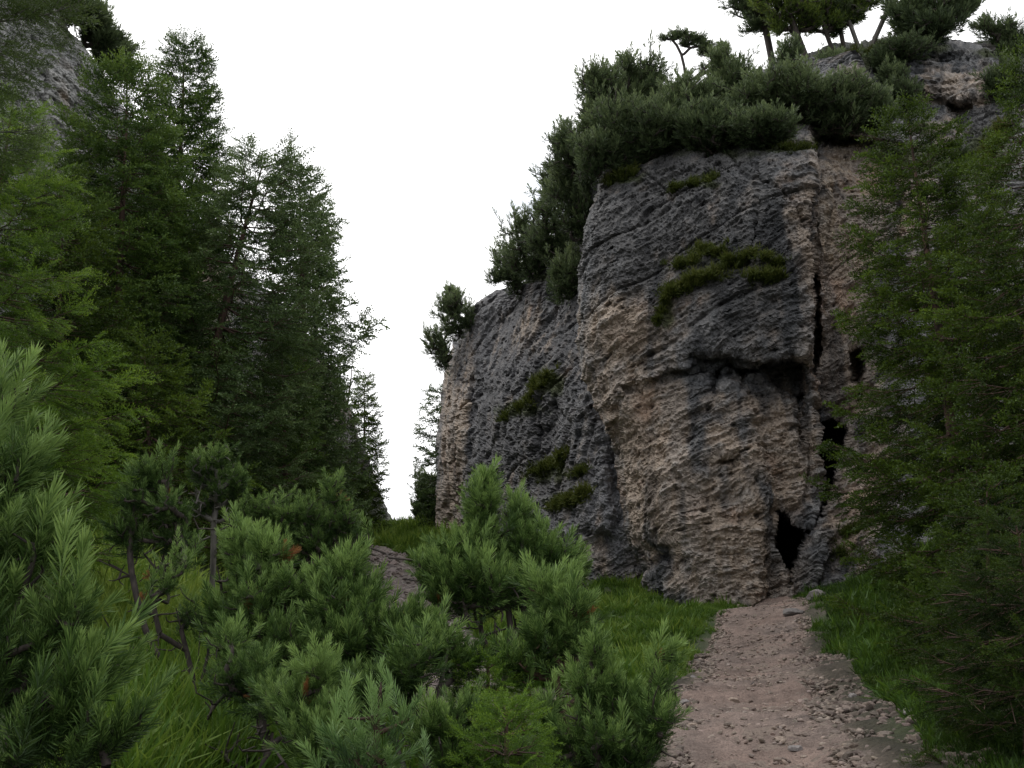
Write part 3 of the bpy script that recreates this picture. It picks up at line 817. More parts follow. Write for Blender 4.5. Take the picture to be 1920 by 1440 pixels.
def spruce(name, label, base, apex, prof, tmpl=None, mat=None, group=None, seed=0, whorl=.42, nb=6, twig=.42, dens=1.0, droop=.25, bark=None,
           cat='spruce tree', trunk_r=None, tintm=0.0, start=.06, asym=None, gap=0.0, only=None, bend=None, uptip=.25, sub=.42):
    """prof: [(h 0..1 from base, radius m)]; apex=(px,py[,Y])"""
    rng = np.random.RandomState(seed + 500)
    tmpl = tmpl or TW_MID; mat = mat or M_SPRUCE; bark = bark or M_BARK_R
    if isinstance(base, np.ndarray): B = base.copy()
    else:
        x = (base[0] - 960) / FP * base[2]; B = np.array([x * 1.0, base[2], 0.])
        B[2] = gz(B[0], B[1]) - .05
    A = P(apex[0], apex[1], apex[2] if len(apex) > 2 else B[1])
    e = empty(name, B, label, cat, group)
    H = np.linalg.norm(A - B); ax = (A - B) / H
    trunk_r = trunk_r or H * .014
    n = 28; t = np.linspace(0, 1, n)
    tp = B + (A - B) * t[:, None] + np.stack([np.sin(t * 5 + seed), np.cos(t * 4 + seed), 0 * t], -1) * .006 * H * np.sin(t * math.pi)[:, None]
    if bend is not None: tp += np.array(bend) * (np.sin(t * math.pi) ** 1.0)[:, None]
    tr = trunk_r * (1 - t) ** .9 + .006
    V, F = tubes(tp[:-1], tp[1:], tr[:-1], tr[1:], 8)
    TRK = (V, F)
    segA, segB, sra, srb = [], [], [], []
    org, dr, ln, tn, rolln = [], [], [], [], []
    h = start * H
    ph = rng.uniform(0, 6)
    while h < H * .992:
        f = h / H
        R = np.interp(f, [a[0] for a in prof], [a[1] for a in prof])
        m = max(3, int(nb * (1 if f < .85 else .8)))
        P0 = np.array([np.interp(f, t, tp[:, i]) for i in range(3)])
        for b in range(m):
            if rng.rand() < gap: continue
            a = ph + b * 2 * math.pi / m + rng.uniform(-.25, .25)
            rad = R * rng.uniform(.68, 1.12)
            od = np.array([math.cos(a), math.sin(a), 0.])
            if asym is not None: rad *= asym(f, od)
            if rad < .03: continue
            # branch polyline: rises near the apex, sags lower down, tip turns up
            s0 = np.interp(f, [0, .5, .85, 1], [-.10, .05, .35, .75])
            sag = droop * np.interp(f, [0, .6, 1], [1, .7, 0])
            q = np.linspace(0, 1, 7)
            zc = s0 * q - sag * np.sin(q * math.pi * .75) * 1.0 + uptip * q ** 3 * (.6 if f < .9 else .3)
            pts = P0 + od * (q * rad)[:, None] + np.stack([0 * q, 0 * q, zc * rad], -1)
            swing = rng.normal() * .08 * rad; perp = np.array([-od[1], od[0], 0])
            pts += perp * (q ** 2 * swing)[:, None]
            pts[1:] += rng.normal(size=(6, 3)) * rad * .018
            bt = rng.normal() * .08
            br = max(.004, .011 * rad + .002) * (1 - q * .85)
            segA.append(pts[:-1]); segB.append(pts[1:]); sra.append(br[:-1]); srb.append(br[1:])
            # branchlets either side
            step = twig * .2 / dens
            nk = max(2, int(rad / step))
            for k in range(nk):
                u = ((k + rng.uniform(.1, .9)) / nk) ** .75
                if u < .22 and rad > .6: continue
                i = min(5, int(u * 6)); w_ = u * 6 - i; pp_ = pts[i] * (1 - w_) + pts[i + 1] * w_
                tg_ = pts[i + 1] - pts[i]; tg_ /= np.linalg.norm(tg_)
                sd = 1 if rng.rand() < .5 else -1
                LL = min(sub * rad * (1.05 - u) + twig * .5, 1.3)
                d_ = tg_ * rng.uniform(.5, 1.0) + perp * sd * rng.uniform(.5, 1.0) + np.array([0, 0, rng.uniform(-.45, -.02) * (1 if f < .85 else .2)])
                d_ /= np.linalg.norm(d_)
                nt_ = max(1, int(round(LL / (twig * .62))))
                end = pp_ + d_ * LL
                if LL > twig * .8: segA.append(pp_[None]); segB.append(end[None]); sra.append(np.array([.004 + .0015 * LL])); srb.append(np.array([.002]))
                for z in range(nt_):
                    o_ = pp_ + d_ * (LL * z / nt_) + np.array([0, 0, -.06 * LL * (z / nt_) ** 2])
                    dd = d_ + rng.normal(size=3) * .22 + np.array([0, 0, -.12])
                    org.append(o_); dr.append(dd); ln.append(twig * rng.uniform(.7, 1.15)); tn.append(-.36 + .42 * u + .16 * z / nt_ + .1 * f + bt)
            org.append(pts[-2]); dr.append(pts[-1] - pts[-2] + 0.0); ln.append(twig * .9); tn.append(.12)
        ph += 1.1
        h += whorl * rng.uniform(.75, 1.2) * np.interp(f, [0, .7, 1], [1.1, .9, .45])
    org.append(tp[-2]); dr.append(ax * 1.0); ln.append(twig * .9); tn.append(.1)
    org = np.array(org); dr = nrm(np.array(dr)); ln = np.array(ln); tn = np.array(tn) + tintm + rng.uniform(-.1, .1, len(ln))
    small = len(segA) < 400
    if small and segA:
        V2, F2 = tubes(np.concatenate(segA), np.concatenate(segB), np.concatenate(sra), np.concatenate(srb), 4)
        TRK = (np.concatenate([TRK[0], V2]), np.concatenate([TRK[1], F2 + len(TRK[0])]))
    mesh_obj('trunk', TRK[0], TRK[1], bark, e, {'tint': np.zeros(len(TRK[0]))}, smooth=True)
    if segA and not small:
        V, F = tubes(np.concatenate(segA), np.concatenate(segB), np.concatenate(sra), np.concatenate(srb), 4)
        mesh_obj('branches', V, F, bark if B[1] < 30 else M_BARK, e, {'tint': np.zeros(len(V))}, smooth=True)
    g = Geo(); which = rng.randint(0, len(tmpl), len(org))
    # keep the flat side of each twig roughly level
    roll = rng.normal(size=len(org)) * .5
    for j in range(len(tmpl)):
        m = which == j
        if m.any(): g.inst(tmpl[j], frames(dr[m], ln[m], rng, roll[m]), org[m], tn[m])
    g.build('crown', mat, e)
    THINGS.append(e)
    return e

# ================================================================== LEFT FOREST
G_L = 'spruces crowded below the left cliff'
spruce('spruce_tree', 'bright yellow green young spruce at the left edge of the picture', (-70, None, 8.2), (22, 205), [(0, 1.5), (.25, 1.35), (.5, 1.05), (.75, .62), (1, .12)],
       TW_NEAR, M_SPRUCE_B, seed=1, whorl=.34, nb=8, twig=.28, dens=1.2, droop=.12, uptip=.3, sub=.36, tintm=.0)
spruce('spruce_tree', 'big dark spruce below the cliff, standing left of the trunk that leans', (225, None, 20), (238, 128), [(0, 2.6), (.35, 2.3), (.6, 1.75), (.8, 1.25), (.92, .8), (1, .15)],
       TW_MID, M_SPRUCE, seed=2, whorl=.5, nb=8, twig=.46, dens=1.1, droop=.3, group=G_L, tintm=.08)
spruce('spruce_tree', 'tallest dark spruce with its ragged top bent out against the white sky', (300, None, 25), (346, 80), [(0, 2.8), (.35, 2.5), (.6, 1.9), (.75, 1.2), (.85, .85), (.93, .6), (1, .15)],
       TW_MID, M_SPRUCE, seed=3, whorl=.5, nb=8, twig=.52, dens=1.1, droop=.25, group=G_L, tintm=-.08, uptip=.6)
spruce('spruce_tree', 'tall lacy spruce with a leaning reddish trunk and sky showing through its crown', (372, None, 21), (500, 285), [(0, 2.5), (.3, 2.2), (.55, 1.9), (.75, 1.6), (.88, 1.1), (.95, .6), (1, .15)],
       TW_MID, M_SPRUCE_BL, seed=4, whorl=.55, nb=8, twig=.42, dens=.8, gap=.1, droop=.28, group=G_L, tintm=.04, trunk_r=.17, bend=(-.35, 0, 0), asym=lambda f, od: 1.25 if od[0] > 0 else 1.0)
spruce('spruce_tree', 'slender grey green spruce at the right flank of the left forest', (575, None, 27), (562, 310), [(0, 1.9), (.3, 1.5), (.6, 1.15), (.85, .95), (.95, .6), (1, .15)],
       TW_FAR, M_SPRUCE_BL, seed=5, whorl=.42, nb=6, twig=.42, dens=1.0, droop=.25, group=G_L, tintm=.08)
spruce('spruce_tree', 'dark mid-sized spruce between the leaning trunk and the pale rock of the left cliff', (540, None, 24), (530, 620), [(0, 1.5), (.35, 1.3), (.7, .8), (1, .15)],
       TW_MID, M_SPRUCE, seed=6, whorl=.42, nb=7, twig=.42, dens=1.0, droop=.32, group=G_L)
spruce('spruce_tree', 'drooping yellowish low spruce in front of the dark spruces', (300, None, 16.5), (270, 640), [(0, 1.7), (.4, 1.5), (.7, 1.0), (1, .15)],
       TW_MID, M_SPRUCE_D, seed=7, whorl=.32, nb=7, twig=.34, dens=1.1, droop=.35, group=G_L, tintm=.06)
spruce('spruce_tree', 'shaded spruce filling the gap behind the bright young spruce', (110, None, 17), (120, 330), [(0, 2.0), (.4, 1.6), (.7, 1.0), (1, .15)],
       TW_MID, M_SPRUCE_D, seed=8, whorl=.4, nb=7, twig=.4, dens=1.0, droop=.3, group=G_L, tintm=-.08)
spruce('spruce_tree', 'spruce with one long bare-tipped bough reaching out into the sky', (590, None, 30), (596, 400), [(0, 1.4), (.4, 1.2), (.7, .95), (.9, .6), (1, .15)],
       TW_FAR, M_SPRUCE_BL, seed=9, whorl=.45, nb=6, twig=.45, dens=1.0, droop=.25, group=G_L, asym=lambda f, od: 1.9 if (.60 < f < .68 and od[0] > .7) else 1.0)
spruce('spruce_tree', 'distant dark spruce on the left rim just above the gap', (684, None, 53), (682, 705), [(0, 1.0), (.4, .95), (.7, .7), (1, .12)],
       TW_FAR, M_SPRUCE_D, seed=10, whorl=.5, nb=7, twig=.6, dens=1.2, droop=.3, tintm=-.12)
spruce('spruce_tree', 'distant broad dark spruce rooted against the pale foot of the left cliff', (640, None, 50), (644, 800), [(0, 1.7), (.4, 1.4), (.7, .9), (1, .15)],
       TW_FAR, M_SPRUCE_D, seed=11, whorl=.5, nb=7, twig=.6, dens=1.1, droop=.3, tintm=-.12)
bp = S_left.at(648, 770)
spruce('spruce_tree', 'thin sparse little tree with a bare pole trunk on the left rim', bp, (664, 655, bp[1]), [(0, .15), (.4, .5), (.75, .4), (1, .08)],
       TW_FAR, M_SPRUCE_BL, seed=12, whorl=.5, nb=4, twig=.4, dens=.6, droop=.1, tintm=.1, gap=.35, cat='conifer')
# pines on the left rim
G_RIM = 'small pines on the rim of the left cliff'
for i, (bx, by, blobs, lb) in enumerate([
        (112, 40, [(120, -10, 45, 30), (150, 15, 38, 26)], 'dark pine at the very top of the left rim, partly above the picture'),
        (150, 90, [(178, 45, 32, 30), (200, 75, 26, 24), (160, 30, 26, 22)], 'pine with a slanting bare trunk on the left rim'),
        (190, 140, [(212, 105, 28, 30), (228, 130, 16, 22)], 'round dark pine lowest on the left rim above the big spruce')]):
    b = S_left.at(bx, by)
    pine('pine_tree', lb, 'pine tree', b, [(x, y, rx, ry, b[1]) for x, y, rx, ry in blobs], 1000, L=.24, tmpl=SH_FAR, mat=M_PINE_FAR, seed=40 + i, lat=2, r_tip=.01, group=G_RIM, rmax=.1, wood='trunk', part='crown')
# larch reaching in from the top left
spruce('larch_tree', 'feathery pale green larch leaning into the top left corner', np.array([-4.1, 6.3, gz(-4.1, 6.3) - .05]), (-60, -330, 6.3), [(0, .6), (.55, .6), (.64, .95), (.75, 1.1), (.88, .95), (1, .2)],
       TW_NEAR, M_LARCH, seed=14, whorl=.3, nb=6, twig=.3, dens=.9, droop=.15, cat='larch tree', start=.58, bark=M_BARK_G, sub=.3)

# ================================================================== RIGHT CLIFF VEGETATION
def on(S, px, py):
    return S.at(px, py)
G_TOP = 'mountain pines along the top of the right cliff'
topb = [
    (S_main, 1135, 262, [(1128, 170, 38, 50), (1112, 215, 26, 34)], 300, 'thin see-through pine bush at the left end of the cliff top', .04),
    (S_main, 1195, 225, [(1200, 150, 52, 40), (1185, 195, 50, 36)], 480, 'rounded pine bush rising against the sky left of the flat-topped pine', .03),
    (S_main, 1165, 290, [(1165, 250, 68, 42)], 520, 'grey green pine bush hanging over the left shoulder of the right cliff', .02),
    (S_main, 1245, 285, [(1240, 240, 60, 46), (1215, 275, 40, 25)], 520, 'dark pine bush on the cliff brow under the flat-topped pine', .0),
    (S_main, 1300, 255, [(1290, 200, 52, 46)], 420, 'upright bushy pine between the flat-topped pine and the twisted dead one', .03),
    (S_main, 1330, 280, [(1335, 250, 58, 36)], 460, 'low pine bush trailing over bare rock at the middle of the cliff brow', -.06),
    (S_main, 1375, 215, [(1370, 160, 46, 50), (1350, 120, 22, 30)], 420, 'spiky topped pine bush right of the twisted pine', .02),
    (S_main, 1430, 235, [(1430, 190, 56, 46)], 480, 'full pine bush below the first tall trunk', .04),
    (S_main, 1440, 270, [(1440, 250, 60, 26)], 380, 'dark low pine bush overhanging the thin vertical crack', -.1),
    (S_main, 1500, 230, [(1500, 180, 52, 46)], 440, 'pine bush below the second tall trunk', .05),
    (S_main, 1570, 245, [(1562, 200, 60, 46)], 480, 'pine bush leaning over the head of the long crack', .02),
    (S_main, 1630, 240, [(1630, 212, 46, 34)], 320, 'pine bush with a crooked bare bough at the right end of the row', -.02),
    (S_up, 1460, 140, [(1478, 108, 26, 24)], 200, 'small round bush between the two first tall trunks', -.08),
    (S_main, 1150, 330, [(1118, 300, 34, 40), (1150, 290, 30, 22)], 260, 'ragged bush trailing lowest down the left shoulder of the block', -.1),
    (S_up, 1690, 105, [(1690, 95, 44, 22), (1660, 120, 30, 20)], 300, 'dark scrub draped over the rim below the spiky bush', -.14),
    (S_up, 1690, 215, [(1690, 190, 34, 34), (1670, 150, 22, 22)], 300, 'scrub growing in the gully left of the crag face', -.12),
    (S_up, 1870, 180, [(1880, 150, 34, 30), (1905, 190, 26, 30)], 300, 'dark scrub on the right shoulder of the crag', -.16),
    (S_up, 1760, 330, [(1770, 310, 50, 22)], 240, 'low scrub under the crag at the top of the airy spruces', -.12),
    (S_up, 1560, 150, [(1560, 135, 50, 26)], 260, 'pine bush on the slope behind the row', -.06),
]
for i, (S, bx, by, blobs, n, lb, tm) in enumerate(topb):
    b = on(S, bx, by)
    Yb = b[1] - .5
    pine('mountain_pine', lb, 'mountain pine', b, [(x, y, rx, ry, Yb) for x, y, rx, ry in blobs], int(n * 1.9), L=.24, tmpl=SH_FAR, mat=M_PINE_FAR, seed=60 + i, lat=2, r_tip=.009, group=G_TOP, tintm=tm + .04, depth=1.2, shell=.25)
G_EDGE = 'dark pines clinging to the edge beside the sky'
edgeb = [
    (1085, 330, 33, [(1085, 285, 42, 48)], 420, 'dark bush on the sky edge just below the cliff-top row'),
    (1078, 420, 34, [(1068, 365, 36, 50), (1095, 400, 30, 40)], 460, 'dark tall bush on the sky edge above the spreading one'),
    (1050, 470, 36.5, [(1030, 420, 40, 44), (1060, 460, 40, 40)], 460, 'dark spreading bush halfway down the sky edge'),
    (1000, 520, 39, [(985, 455, 36, 42), (1000, 490, 40, 30)], 420, 'round dark bush standing out against the sky'),
    (975, 540, 41, [(955, 500, 28, 36), (935, 520, 14, 10)], 260, 'ragged dark bush with a twig poking left into the sky'),
    (1075, 540, 35, [(1072, 520, 36, 40)], 320, 'dark bush against rock under the edge bushes'),
    (872, 610, 47, [(855, 590, 30, 36), (845, 560, 16, 18)], 330, 'open twiggy bush leaning out of the cliff edge, upper of two'),
    (846, 670, 49, [(826, 650, 18, 36)], 200, 'sparse bush leaning out of the cliff edge, lower of two'),
    (1030, 350, 37, [(1040, 345, 26, 30)], 130, 'small thin bush poking out highest on the sky edge'),
]
for i, (bx, by, Yb, blobs, n, lb) in enumerate(edgeb):
    b = P(bx, by, Yb + .3)
    pine('mountain_pine', lb, 'mountain pine', b, [(x, y, rx, ry, Yb - .3) for x, y, rx, ry in blobs], int(n * 1.25), L=.28, tmpl=SH_FAR, mat=M_PINE_FAR, seed=90 + i, lat=2, r_tip=.011, group=G_EDGE, tintm=.0, depth=.9, shell=.25)
b = P(830, 960, 51)
spruce('spruce_tree', 'dark spruce stretching boughs out from behind the far cliff corner', np.array([P(838, 980, 53)[0], 53, gz(P(838, 980, 53)[0], 53) - .1]), (826, 728, 53), [(0, 1.5), (.4, 1.55), (.7, 1.35), (.9, .7), (1, .15)],
       TW_FAR, M_SPRUCE_BL, seed=21, whorl=.75, nb=7, twig=.6, dens=1.0, droop=.1, tintm=-.1, sub=.3)
pine('mountain_pine', 'dark bush at the foot of the far cliff corner beside the gap', 'mountain pine', (812, None, 55), [(808, 930, 26, 34), (800, 965, 26, 22)], 800, L=.34, tmpl=SH_FAR, mat=M_PINE_FAR, seed=105, lat=2, r_tip=.012, tintm=-.15)

# tall trees above the crag
G_TALL = 'tall conifers on the crag above the right cliff'
tall = [
    (1447, 118, [(1447, 112), (1437, 60), (1426, 10), (1415, -60)], [(1398, 5, 36, 26), (1425, 20, 40, 26), (1420, 50, 36, 12), (1458, 40, 22, 14), (1425, -40, 55, 40)], M_PINE_FAR, 'first tall thick-trunked conifer from the left on the crag'),
    (1512, 120, [(1514, 116), (1496, 70), (1478, 25), (1460, -60)], [(1470, 15, 52, 30), (1505, 40, 32, 24), (1470, 50, 26, 12), (1462, -40, 60, 40)], M_TOP, 'second tall conifer, thick trunk bending right at its foot'),
    (1560, 100, [(1560, 92), (1548, 60), (1536, 30), (1520, -60)], [(1530, 20, 46, 32), (1555, 40, 26, 18), (1520, 50, 20, 14), (1520, -40, 50, 40)], M_TOP, 'thin-trunked conifer with the brightest yellow green crown'),
    (1582, 95, [(1582, 90), (1576, 60), (1570, 20), (1560, -60)], [(1580, 25, 30, 24), (1572, 55, 18, 12), (1565, -30, 46, 34)], M_PINE_FAR, 'slimmest dark conifer, third trunk gap from the left'),
    (1608, 92, [(1608, 84), (1592, 40), (1578, 0), (1560, -60)], [(1592, 10, 34, 22), (1618, 4, 26, 12), (1600, 36, 16, 10), (1585, -40, 54, 36)], M_TOP, 'conifer with a smooth grey slanting trunk at the right of the group'),
    (1634, 90, [(1636, 82), (1655, 40), (1672, 0), (1690, -40)], [(1672, 10, 12, 10), (1690, -40, 30, 24)], M_PINE_FAR, 'thin bare tree tilting right between the tall group and the spiky bush'),
]
for i, (bx, by, st, bl, mt, lb) in enumerate(tall):
    b = on(S_up, bx, by); Yt = b[1]
    pine('conifer_tree', lb, 'conifer', b, [(x, y, rx, ry, Yt) for x, y, rx, ry in bl], 950 if i < 5 else 200, L=.27, tmpl=SH_FAR, mat=mt, bark=M_BARK if i < 4 else M_BARK_G, stems=[[(x, y, Yt) for x, y in st]], seed=120 + i, lat=2,
         r_tip=.012, group=G_TALL, rmax=.15 if i < 2 else .10, wood='trunk', part='crown', up=.1, tintm=.05, uppen=.1, shell=.3)
# flat-topped and twisted pines
b = P(1288, 170, 31)
pine('pine_tree', 'flat-topped umbrella pine alone against the sky above the cliff', 'pine tree', b, [(1256, 70, 18, 5), (1276, 64, 22, 5), (1300, 74, 22, 6), (1320, 88, 16, 6), (1288, 82, 18, 7)], 420, L=.16, tmpl=SH_FAR, mat=M_PINE_FAR,
     stems=[[(1286, 150, 31), (1284, 120, 31), (1281, 98, 31), (1272, 80, 31), (1258, 72, 31)], [(1282, 102, 31), (1294, 90, 31), (1312, 86, 31)]], seed=140, lat=1, r_tip=.009, rmax=.05, wood='trunk', part='crown', up=.0, upd=.5, tintm=.05, bark=M_BARK)
b = P(1338, 170, 31)
pine('pine_tree', 'twisted half bare pine with crooked limbs right of the umbrella pine', 'pine tree', b, [(1335, 98, 26, 9), (1352, 92, 18, 8), (1315, 130, 12, 6, 31, .4)], 320, L=.15, tmpl=SH_FAR, mat=M_PINE_FAR,
     stems=[[(1334, 130, 31), (1333, 92, 31)], [(1300, 150, 31), (1312, 135, 31), (1328, 120, 31), (1350, 108, 31), (1352, 98, 31)], [(1291, 135, 31), (1300, 125, 31), (1312, 124, 31)]], seed=141, lat=1, r_tip=.009, rmax=.055, wood='trunk', part='crown', up=.0, upd=.5, bark=M_BARK)
b = on(S_up, 1755, 80)
pine('mountain_pine', 'spiky dark pine bush crowning the highest rock at the top right', 'mountain pine', b, [(1715, 28, 46, 34), (1775, 18, 50, 34), (1745, 56, 70, 16), (1825, 12, 24, 12)], 900, L=.38, tmpl=SH_FAR, mat=M_PINE_FAR, seed=142, lat=2, r_tip=.011, tintm=-.08, upd=1.2, shell=.2)
b = on(S_up, 1895, 125)
pine('mountain_pine', 'thin leafy bush hanging in the top right corner', 'mountain pine', b, [(1875, 60, 34, 30), (1900, 90, 22, 26), (1840, 50, 14, 12)], 520, L=.24, tmpl=SH_FAR, mat=M_PINE_FAR, seed=143, lat=2, r_tip=.010, tintm=-.02, shell=.3)

# ================================================================== RIGHT SIDE TREES
spruce('spruce_tree', 'airy green spruce leaning left in front of the pink rock on the right', np.array([P(1810, 1000, 13.5)[0], 13.5, gz(P(1810, 1000, 13.5)[0], 13.5) - .05]), (1702, 212, 13.5), [(0, 1.7), (.3, 1.65), (.55, 1.4), (.75, 1.0), (.9, .6), (1, .12)],
       TW_MID, M_SPRUCE_D, seed=31, whorl=.46, nb=8, twig=.32, dens=1.05, droop=.28, tintm=-.06, gap=.16)
spruce('spruce_tree', 'tall shaded spruce at the right edge of the picture', np.array([P(1925, 1000, 11)[0], 11, gz(P(1925, 1000, 11)[0], 11) - .05]), (1935, 110, 11), [(0, 1.5), (.3, 1.35), (.6, .95), (.8, .6), (1, .12)],
       TW_MID, M_SPRUCE_D, seed=32, whorl=.38, nb=7, twig=.28, dens=.9, droop=.28, tintm=-.06)
spruce('spruce_tree', 'second airy spruce behind the leaning one, against the gully', np.array([P(1850, 1000, 17)[0], 17, gz(P(1850, 1000, 17)[0], 17) - .05]), (1830, 320, 17), [(0, 2.0), (.3, 1.8), (.6, 1.3), (.85, .7), (1, .12)],
       TW_MID, M_SPRUCE_D, seed=33, whorl=.5, nb=7, twig=.34, dens=1.0, droop=.25, tintm=-.02, gap=.15)
spruce('spruce_tree', 'low dark spruce in the bottom right corner beside the path', np.array([3.42, 6.6, gz(3.42, 6.6) - .05]), (1905, 985, 6.6), [(0, .95), (.35, .85), (.7, .5), (1, .1)],
       TW_NEAR, M_SPRUCE_D, seed=34, whorl=.17, nb=8, twig=.2, dens=1.1, droop=.2, tintm=-.24, start=.03)
spruce('spruce_tree', 'dark spruce sapling crouching under the tall spruce on the right bank', np.array([P(1850, 1200, 9.5)[0], 9.5, gz(P(1850, 1200, 9.5)[0], 9.5) - .05]), (1850, 900, 9.5), [(0, .95), (.35, .85), (.7, .5), (1, .1)],
       TW_MID, M_SPRUCE_D, seed=35, whorl=.2, nb=8, twig=.22, dens=1.0, droop=.2, tintm=-.24, start=.03)

# ================================================================== FOREGROUND PINES
G_F = 'mountain pines in the foreground'
pine('mountain_pine', 'large close pine bush filling the lower left corner', 'mountain pine', (-60, None, 2.9),
     [(0, 770, 42, 70, 3.1), (50, 900, 60, 50, 3.0), (30, 1010, 70, 60, 3.0), (85, 1050, 55, 60, 2.9), (105, 1170, 50, 60, 2.8), (70, 1200, 90, 80, 2.9), (100, 1350, 120, 90, 2.7), (215, 1390, 36, 60, 2.7), (-60, 1150, 90, 250, 3.0)], 150, L=.17, tmpl=SH_NEAR,
     stems=[[(-20, 1350, 2.9), (40, 1150, 2.9), (60, 950, 3.0)], [(60, 1420, 2.8), (130, 1250, 2.8), (150, 1120, 2.85)]], seed=201, lat=2, lean=(.35, 0, .1), r_tip=.0028, rmax=.022, cones=4, dead=1, tintm=.02, group=G_F, outw=.3, spread=.5)
pine('mountain_pine', 'pine with a bare dark stem curving up out of the grass at left', 'mountain pine', (420, None, 7.6),
     [(290, 890, 32, 34, 7.8), (250, 930, 38, 36, 7.8), (300, 960, 55, 30, 7.8), (250, 1000, 40, 22, 7.8), (330, 1010, 30, 20, 7.8)], 130, L=.135, tmpl=SH_MID,
     stems=[[(370, 1302, 7.6), (320, 1275, 7.6), (285, 1220, 7.6), (262, 1150, 7.6), (245, 1080, 7.7), (240, 1010, 7.8), (255, 940, 7.8)],
            [(262, 1150, 7.6), (300, 1110, 7.5), (330, 1060, 7.5)], [(285, 1220, 7.6), (230, 1225, 7.4), (200, 1190, 7.3), (190, 1150, 7.2)], [(245, 1080, 7.7), (205, 1060, 7.6), (185, 1050, 7.6)], [(340, 1290, 7.6), (372, 1240, 7.6), (375, 1180, 7.6)]],
     seed=202, lat=2, r_tip=.0035, rmax=0.025, dead=3, tintm=-.05, group=G_F)
pine('mountain_pine', 'pine with a pale stem, top poking up in front of the leaning spruce', 'mountain pine', (408, None, 9.5),
     [(412, 850, 22, 26, 9.5), (398, 885, 40, 30, 9.5), (440, 900, 30, 30, 9.5), (400, 930, 40, 24, 9.5)], 130, L=.12, tmpl=SH_MID, bark=M_BARK_G,
     stems=[[(402, 1050, 9.5), (400, 980, 9.5), (404, 900, 9.5)]], seed=203, lat=2, r_tip=.004, rmax=.03, tintm=-.05, group=G_F)
pine('mountain_pine', 'broad pine bush behind, reaching toward the scree with orange shoots', 'mountain pine', (560, None, 9.0),
     [(625, 925, 26, 28, 9), (600, 970, 50, 30, 9), (660, 975, 36, 26, 9), (540, 960, 44, 34, 9), (480, 970, 34, 32, 9), (500, 1010, 60, 40, 9), (600, 1030, 60, 36, 9), (650, 1020, 24, 20, 9)], 330, L=.12, tmpl=SH_MID,
     stems=[[(600, 1150, 9), (590, 1080, 9), (620, 1020, 9)], [(560, 1150, 9), (520, 1060, 9)]], seed=204, lat=2, r_tip=.004, rmax=0.022, dead=5, tintm=-.02, group=G_F)
pine('mountain_pine', 'dense blue green pine bush left of the middle, above the grass', 'mountain pine', (500, None, 6.2),
     [(455, 1060, 45, 50, 6.4), (500, 1060, 50, 50, 6.3), (440, 1150, 36, 50, 6.4), (490, 1150, 60, 60, 6.2), (560, 1100, 40, 40, 6.2), (520, 1230, 50, 50, 6.0)], 300, L=.14, tmpl=SH_MID,
     stems=[[(500, 1330, 6.2), (470, 1230, 6.2), (450, 1130, 6.3)], [(540, 1290, 6.2), (545, 1180, 6.2), (560, 1110, 6.2)]], seed=205, lat=2, r_tip=.0032, rmax=0.019, dead=3, cones=3, tintm=.0, group=G_F)
pine('mountain_pine', 'rounded pine bush with dark wiry stems in front of the scree', 'mountain pine', (700, None, 6.0),
     [(650, 1090, 45, 40, 6.2), (610, 1140, 50, 45, 6.1), (680, 1160, 46, 36, 6.1), (765, 1180, 40, 34, 6.1), (740, 1220, 60, 40, 6.0), (640, 1220, 50, 45, 6.0)], 300, L=.14, tmpl=SH_MID,
     stems=[[(690, 1360, 6), (710, 1260, 6), (740, 1190, 6.1)], [(680, 1300, 6), (645, 1250, 6), (640, 1150, 6.1)]], seed=206, lat=2, r_tip=.0032, rmax=0.017, dead=4, cones=3, tintm=-.02, group=G_F)
pine('mountain_pine', 'tallest foreground pine bush, its top rising before the cliff', 'mountain pine', (930, None, 6.4),
     [(908, 905, 20, 26, 6.5), (925, 955, 40, 34, 6.5), (975, 965, 28, 30, 6.5), (900, 1000, 40, 26, 6.5), (960, 1020, 50, 26, 6.5), (865, 1030, 55, 34, 6.4), (815, 1060, 30, 28, 6.4), (1040, 1040, 40, 32, 6.5), (1080, 1070, 26, 26, 6.5), (1020, 1095, 56, 36, 6.4), (900, 1090, 70, 40, 6.3), (830, 1100, 50, 36, 6.3), (690, 990, 8, 14, 6.6, .3)], 460, L=.14, tmpl=SH_MID,
     stems=[[(920, 1360, 6.3), (950, 1270, 6.3), (966, 1190, 6.3), (960, 1130, 6.4), (925, 1060, 6.4), (905, 980, 6.5)], [(966, 1190, 6.3), (1010, 1130, 6.4), (1040, 1070, 6.5)], [(960, 1130, 6.4), (900, 1110, 6.3), (860, 1050, 6.4)]],
     seed=207, lat=2, r_tip=.0034, rmax=0.020, dead=4, cones=4, tintm=.08, group=G_F)
pine('mountain_pine', 'pine bush with an upright reddish stem right of the tallest one', 'mountain pine', (1085, None, 5.2),
     [(1030, 1120, 44, 40, 5.3), (1080, 1150, 36, 44, 5.2), (1020, 1190, 56, 34, 5.2), (1090, 1200, 34, 30, 5.2), (970, 1240, 40, 26, 5.2, .5)], 170, L=.135, tmpl=SH_MID, bark=M_BARK_R,
     stems=[[(1085, 1430, 5.2), (1060, 1360, 5.2), (1035, 1270, 5.2), (1024, 1190, 5.2), (1022, 1120, 5.3)]], seed=208, lat=2, r_tip=.003, rmax=.018, dead=1, cones=2, tintm=.04, group=G_F)
